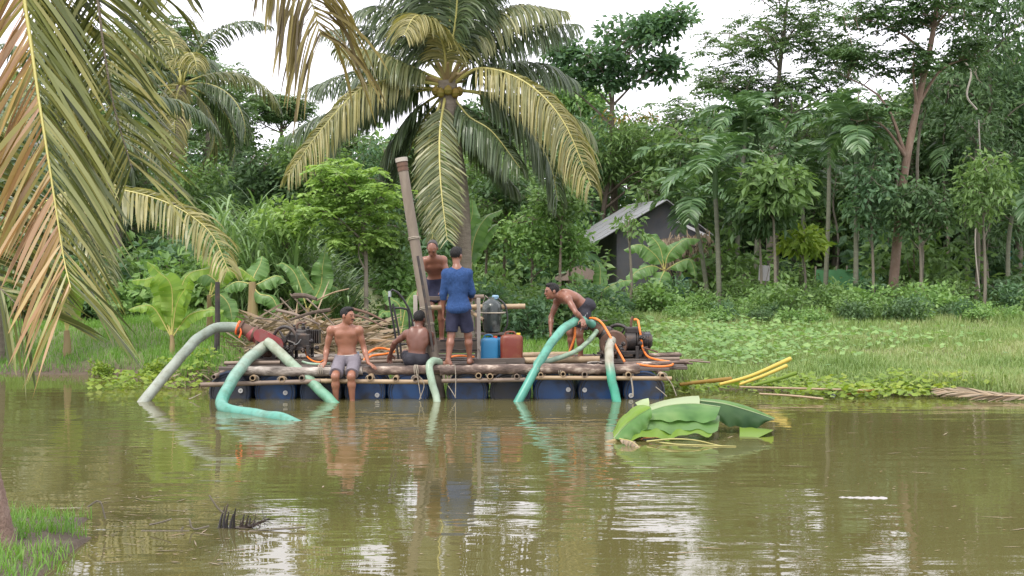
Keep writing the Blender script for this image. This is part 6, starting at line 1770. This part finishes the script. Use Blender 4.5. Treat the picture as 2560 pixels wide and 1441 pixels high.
d = np.stack([r.normal(size=n), -.5 + .3 * r.normal(size=n), r.normal(-.3, .4, n)], 1)
V, F = strips(p, d, r.normal(size=(n, 3)), r.uniform(.1, .4, n), np.full(n, .018), np.full(n, .3), 3)
o = mesh_np('bank_roots', V, F, M['dry'], origin=(-4.8, 23.8, 0)); tag(o, 'tangled roots and litter on the steep muddy bank', kind='stuff')

# ------------------------------------------------------------------ cut stalks and dry leaves at the right shore
for i, (pp, y0, y1, rad, mt, lab) in enumerate([
        ([(1800, 962), (1880, 940), (1978, 897)], 21.6, 22.0, .034, 'stalk_yellow', 'long yellow palm stalk rising from the right shore'),
        ([(1850, 962), (1910, 940), (1968, 915)], 21.4, 21.8, .03, 'stalk_yellow', 'shorter yellow palm stalk lying under the long one'),
        ([(1880, 965), (1940, 950), (1992, 933)], 21.2, 21.4, .03, 'leaf_lime', 'pale green cut stalk on the right shore'),
        ([(1700, 962), (1760, 955), (1830, 948)], 21.7, 21.8, .035, 'leaf_rust', 'orange dry stalk beside the raft end'),
        ([(1850, 968), (2000, 972), (2190, 978)], 21.0, 21.1, .018, 'bamboo', 'thin straight cane floating along the right shore'),
        ([(1900, 985), (1980, 990), (2060, 998)], 20.7, 20.4, .016, 'bamboo', 'second thin cane floating toward the leaf clump'),
        ([(2110, 988), (2150, 982), (2195, 975)], 20.9, 21.1, .02, 'leaf_rust', 'short orange reed leaning on the floating creeper')]):
    path = px(pp, y0, y1)
    o = MB().tube(spline(path, 14), np.linspace(rad * .7, rad, 14), 8).build('cut_stalk', M[mt], None, origin=tuple(path[0]), smooth=60)
    tag(o, lab, 'stalk')
dry = empty('dry_palm_leaf', P(2460, 988, 20.7), 'dry straw-coloured palm leaf lying along the right shore', 'palm leaf')
frond('blade', px([(2600, 992), (2500, 990), (2420, 982), (2350, 978)], 20.6, 20.8), (0, -.3, 1), .4, .03, 50, 'dry', 'bamboo', dry, 920, hang=.1, fwd=1.6, r0=.03, start=.1)

# ------------------------------------------------------------------ fallen banana top floating in front
fb = empty('fallen_banana_plant', P(1640, 1110, 15.9) * V3(1, 1, 0), 'cut banana top floating with big arched green leaves', 'banana plant')
def sheet(top, bot, yt, yb, mt, seed, nv=9, nu=30, ripple=.025, hem=.014, rib=True):
    """torn half of a leaf hanging from its fold line to a wavy hem"""
    rr = rnd(seed)
    A_ = spline(px(top, *yt), nu); B_ = spline(px(bot, *yb), nu)
    ph = rr.uniform(0, 6)
    B_ = B_ + np.stack([0 * np.arange(nu), 0 * np.arange(nu), hem * (np.sin(np.arange(nu) * .42 + ph) + .45 * np.sin(np.arange(nu) * .95 + ph * 2)) * np.sin(np.linspace(0, math.pi, nu)) ** .3], 1)
    vs = []
    for k in range(nv):
        t = k / (nv - 1)
        row = A_ * (1 - t) + B_ * t
        row = row + np.stack([0 * np.arange(nu), -(.05 * math.sin(t * math.pi) + ripple * t * np.sin(np.arange(nu) * .8 + ph)), .012 * math.sin(t * math.pi) + 0 * np.arange(nu)], 1)
        vs.append(row)
    V = np.concatenate(vs); V[:, 2] = np.maximum(V[:, 2], -.05)
    id_ = np.arange(nu * nv).reshape(nv, nu)
    Fq = np.stack([id_[:-1, :-1], id_[1:, :-1], id_[1:, 1:], id_[:-1, 1:]], -1).reshape(-1, 4)
    lf = mesh_np('leaf', V, Fq, M[mt], fb, smooth=True)
    if rib: MB().tube(A_, np.linspace(.011, .006, nu), 6).build('midrib', M['leaf_pale'], lf)
sheet([(1612, 1017), (1660, 1002), (1710, 993), (1748, 990)], [(1628, 1027), (1680, 1016), (1720, 1012), (1750, 1011)], (17.0, 17.0), (16.6, 16.6), 'leaf_pale', 1, nv=5, ripple=.0, hem=0, rib=False)
sheet([(1588, 1008), (1605, 1000), (1622, 996)], [(1596, 1020), (1610, 1017), (1624, 1016)], (17.0, 17.0), (16.8, 16.8), 'leaf_pale', 2, nv=4, nu=8, ripple=0, hem=0, rib=False)
sheet([(1618, 1030), (1670, 1015), (1735, 1010), (1802, 1018)], [(1612, 1052), (1680, 1052), (1735, 1056), (1790, 1052)], (16.6, 16.6), (16.25, 16.25), 'leaf_sheet', 3)
sheet([(1600, 1040), (1660, 1030), (1730, 1032), (1800, 1040)], [(1590, 1082), (1655, 1078), (1720, 1080), (1796, 1078)], (16.55, 16.6), (16.15, 16.15), 'banana_dull', 4, rib=False, hem=.028)
sheet([(1575, 1055), (1640, 1045), (1720, 1050), (1790, 1052)], [(1560, 1102), (1630, 1098), (1700, 1092), (1780, 1090)], (16.5, 16.55), (16.0, 16.1), 'banana', 5, rib=False, hem=.03)
sheet([(1535, 1098), (1560, 1068), (1592, 1042), (1628, 1020)], [(1560, 1105), (1588, 1098), (1612, 1080), (1630, 1045)], (16.1, 16.3), (16.0, 16.2), 'leaf_sheet', 6)
sheet([(1535, 1098), (1560, 1068), (1592, 1042), (1628, 1020)], [(1532, 1082), (1550, 1050), (1580, 1022), (1606, 1013)], (16.09, 16.29), (16.3, 16.5), 'banana', 7, ripple=.006, hem=.008, rib=False)
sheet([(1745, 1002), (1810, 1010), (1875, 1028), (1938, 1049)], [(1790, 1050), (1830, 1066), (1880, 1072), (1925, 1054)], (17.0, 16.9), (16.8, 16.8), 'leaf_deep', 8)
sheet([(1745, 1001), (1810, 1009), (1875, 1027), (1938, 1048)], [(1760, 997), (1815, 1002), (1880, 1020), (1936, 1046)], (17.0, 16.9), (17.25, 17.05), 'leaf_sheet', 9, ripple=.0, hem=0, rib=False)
sheet([(1850, 1066), (1895, 1070), (1936, 1076)], [(1848, 1106), (1890, 1098), (1930, 1080)], (16.85, 16.85), (16.4, 16.4), 'banana', 11, nu=10, ripple=0, hem=0, rib=False)
for pp in ([(1618, 1105), (1680, 1099), (1740, 1102), (1800, 1118), (1842, 1132)], [(1640, 1106), (1690, 1120), (1760, 1128), (1842, 1132)]):
    q = px(pp, 15.85, 15.6)
    for w_ in q: w_[2] = max(w_[2], .005)
    MB().tube(spline(q, 16), np.linspace(.011, .005, 16), 6).build('midrib', M['rachis'], fb)
banana_leaf('dry_leaf', px([(1550, 1098), (1580, 1105), (1610, 1128)], 15.8, 15.5), .12, fb, 'dry', 937, (0, -.5, 1), .5, 4, .05, .05, .008)
MB().tube(px([(1515, 1112), (1560, 1100), (1620, 1085)], 16.0, 16.3), [.03, .04, .03], 10).build('stem', M['pseudostem'], fb)

# ------------------------------------------------------------------ near-bank litter and floating things
st = empty('stump', P(600, 1320, 10.95) * V3(1, 1, 0), 'blackened rotten palm butt with upright spines standing in the shallows', 'stump')
r = rnd(940)
for i in range(9):
    u0 = 545 + i * 10; q = P(u0, 1330, 10.9); q[2] = -.06
    tip = P(u0 + 14 - i * 2 + r.uniform(-6, 8), 1262 + i * 5 + r.uniform(-10, 14), 10.9 + r.uniform(-.05, .05))
    MB().tube(spline([q, (q + tip) / 2 + V3(-.012, 0, 0), tip], 7), np.linspace(.016, .004, 7), 6).build('spine', M['iron'], st)
MB().tube(spline(px([(540, 1332), (580, 1328), (625, 1318), (668, 1300)], 10.9), 10), np.linspace(.03, .006, 10), 8).build('butt', M['iron'], st)
n = 60
p = np.stack([np.full(n, 0.)] * 3, 1); t = r.uniform(0, 1, n)
p = P(590, 1325, 10.9) * (1 - t)[:, None] + P(665, 1302, 10.9) * t[:, None]
V, F = strips(p, r.normal(size=(n, 3)) + V3(.5, 0, .4), r.normal(size=(n, 3)), r.uniform(.04, .14, n), np.full(n, .008), np.full(n, .2), 2)
mesh_np('fibre', V, F, M['iron'], st)
bag = empty('plastic_bag', P(2165, 1250, 12.3) * V3(1, 1, 0), 'pale crumpled plastic strip floating in the open water', 'plastic bag')
mb = MB(); k = 14; vs = []
for i in range(k):
    t_ = i / (k - 1); q = P(2100 + 118 * t_, 1234 + 20 * t_, 12.3); q[2] = .002 + .014 * abs(math.sin(i * 1.7)) * (.4 + .6 * t_)
    ww = .02 + .075 * t_ * (1.15 - t_) * 2 + .008 * math.sin(i * 2.9)
    for s_ in (-1, 0, 1): vs.append(q + V3(.02 * s_ * math.sin(i), s_ * ww - .05 * t_, -.012 * abs(s_) + .006 * math.sin(i * 3.1 + s_)))
mb.add(vs, [(i * 3 + j, i * 3 + j + 1, i * 3 + j + 4, i * 3 + j + 3) for i in range(k - 1) for j in range(2)])
o_ = mb.build('sheet', M['board'], bag, smooth=0)
for (u, v, w_, lab) in [(2085, 990, .05, 'grey scrap floating at the creeper edge')]:
    q = P(u, v, 7400 / (v - 644)); q[2] = .01
    o = MB().lathe(q, (.3, .1, 1), [(-.02, w_), (0, w_ * 1.1), (.012, w_ * .8), (.02, w_ * .3)], 7, squash=.7).build('scrap', M['white_plastic'], None, origin=tuple(q), smooth=20)
    tag(o, lab, 'litter')
r = rnd(950)          # drifting straws and leaf flecks
n = 1000
y = np.concatenate([r.uniform(9.3, 20.5, 560), r.uniform(9.6, 12.5, 240), r.uniform(20.0, 21.6, 200)])
u = np.concatenate([r.uniform(250, 2560, 560), r.uniform(150, 640, 240), r.uniform(1720, 2560, 200)])
x = (u - 1280) / FPX * y
p = np.stack([x, y, np.full(n, .006)], 1)
az = r.normal(0, .6, n); d = np.stack([np.cos(az), np.sin(az), r.normal(0, .02, n)], 1)
nn = np.tile(V3(0, 0, 1), (n, 1))
V, F = leaf_quads(p, d, nn, np.where(r.uniform(size=n) < .15, r.uniform(.1, .3, n), r.uniform(.015, .06, n)), r.uniform(.008, .02, n), .0)
o = mesh_np('floating_litter', V, F, M['dry'], origin=(0, 14, 0)); tag(o, 'scattered straws and leaf flecks drifting on the water', kind='stuff')
for i, (pp) in enumerate([[(350, 1345), (420, 1330), (470, 1345)], [(455, 1320), (450, 1345), (470, 1360)], [(470, 1300), (480, 1325), (520, 1318)], [(520, 1240), (540, 1270), (556, 1285)], [(370, 1315), (400, 1308), (425, 1300)], [(620, 1335), (700, 1325), (760, 1320)], [(215, 1270), (245, 1255), (260, 1300)]]):
    path = [P(u_, v_, 7400 / (1330 - 644)) for (u_, v_) in pp]
    for q in path: q[2] = max(q[2], .0)
    o = MB().tube(spline(path, 10), .007, 5).build('twig', M['bark_pale'], None, origin=tuple(path[0])); tag(o, 'bent dead twig lying in the shallows by the near grass', 'twig', 'dead twigs in the shallows')
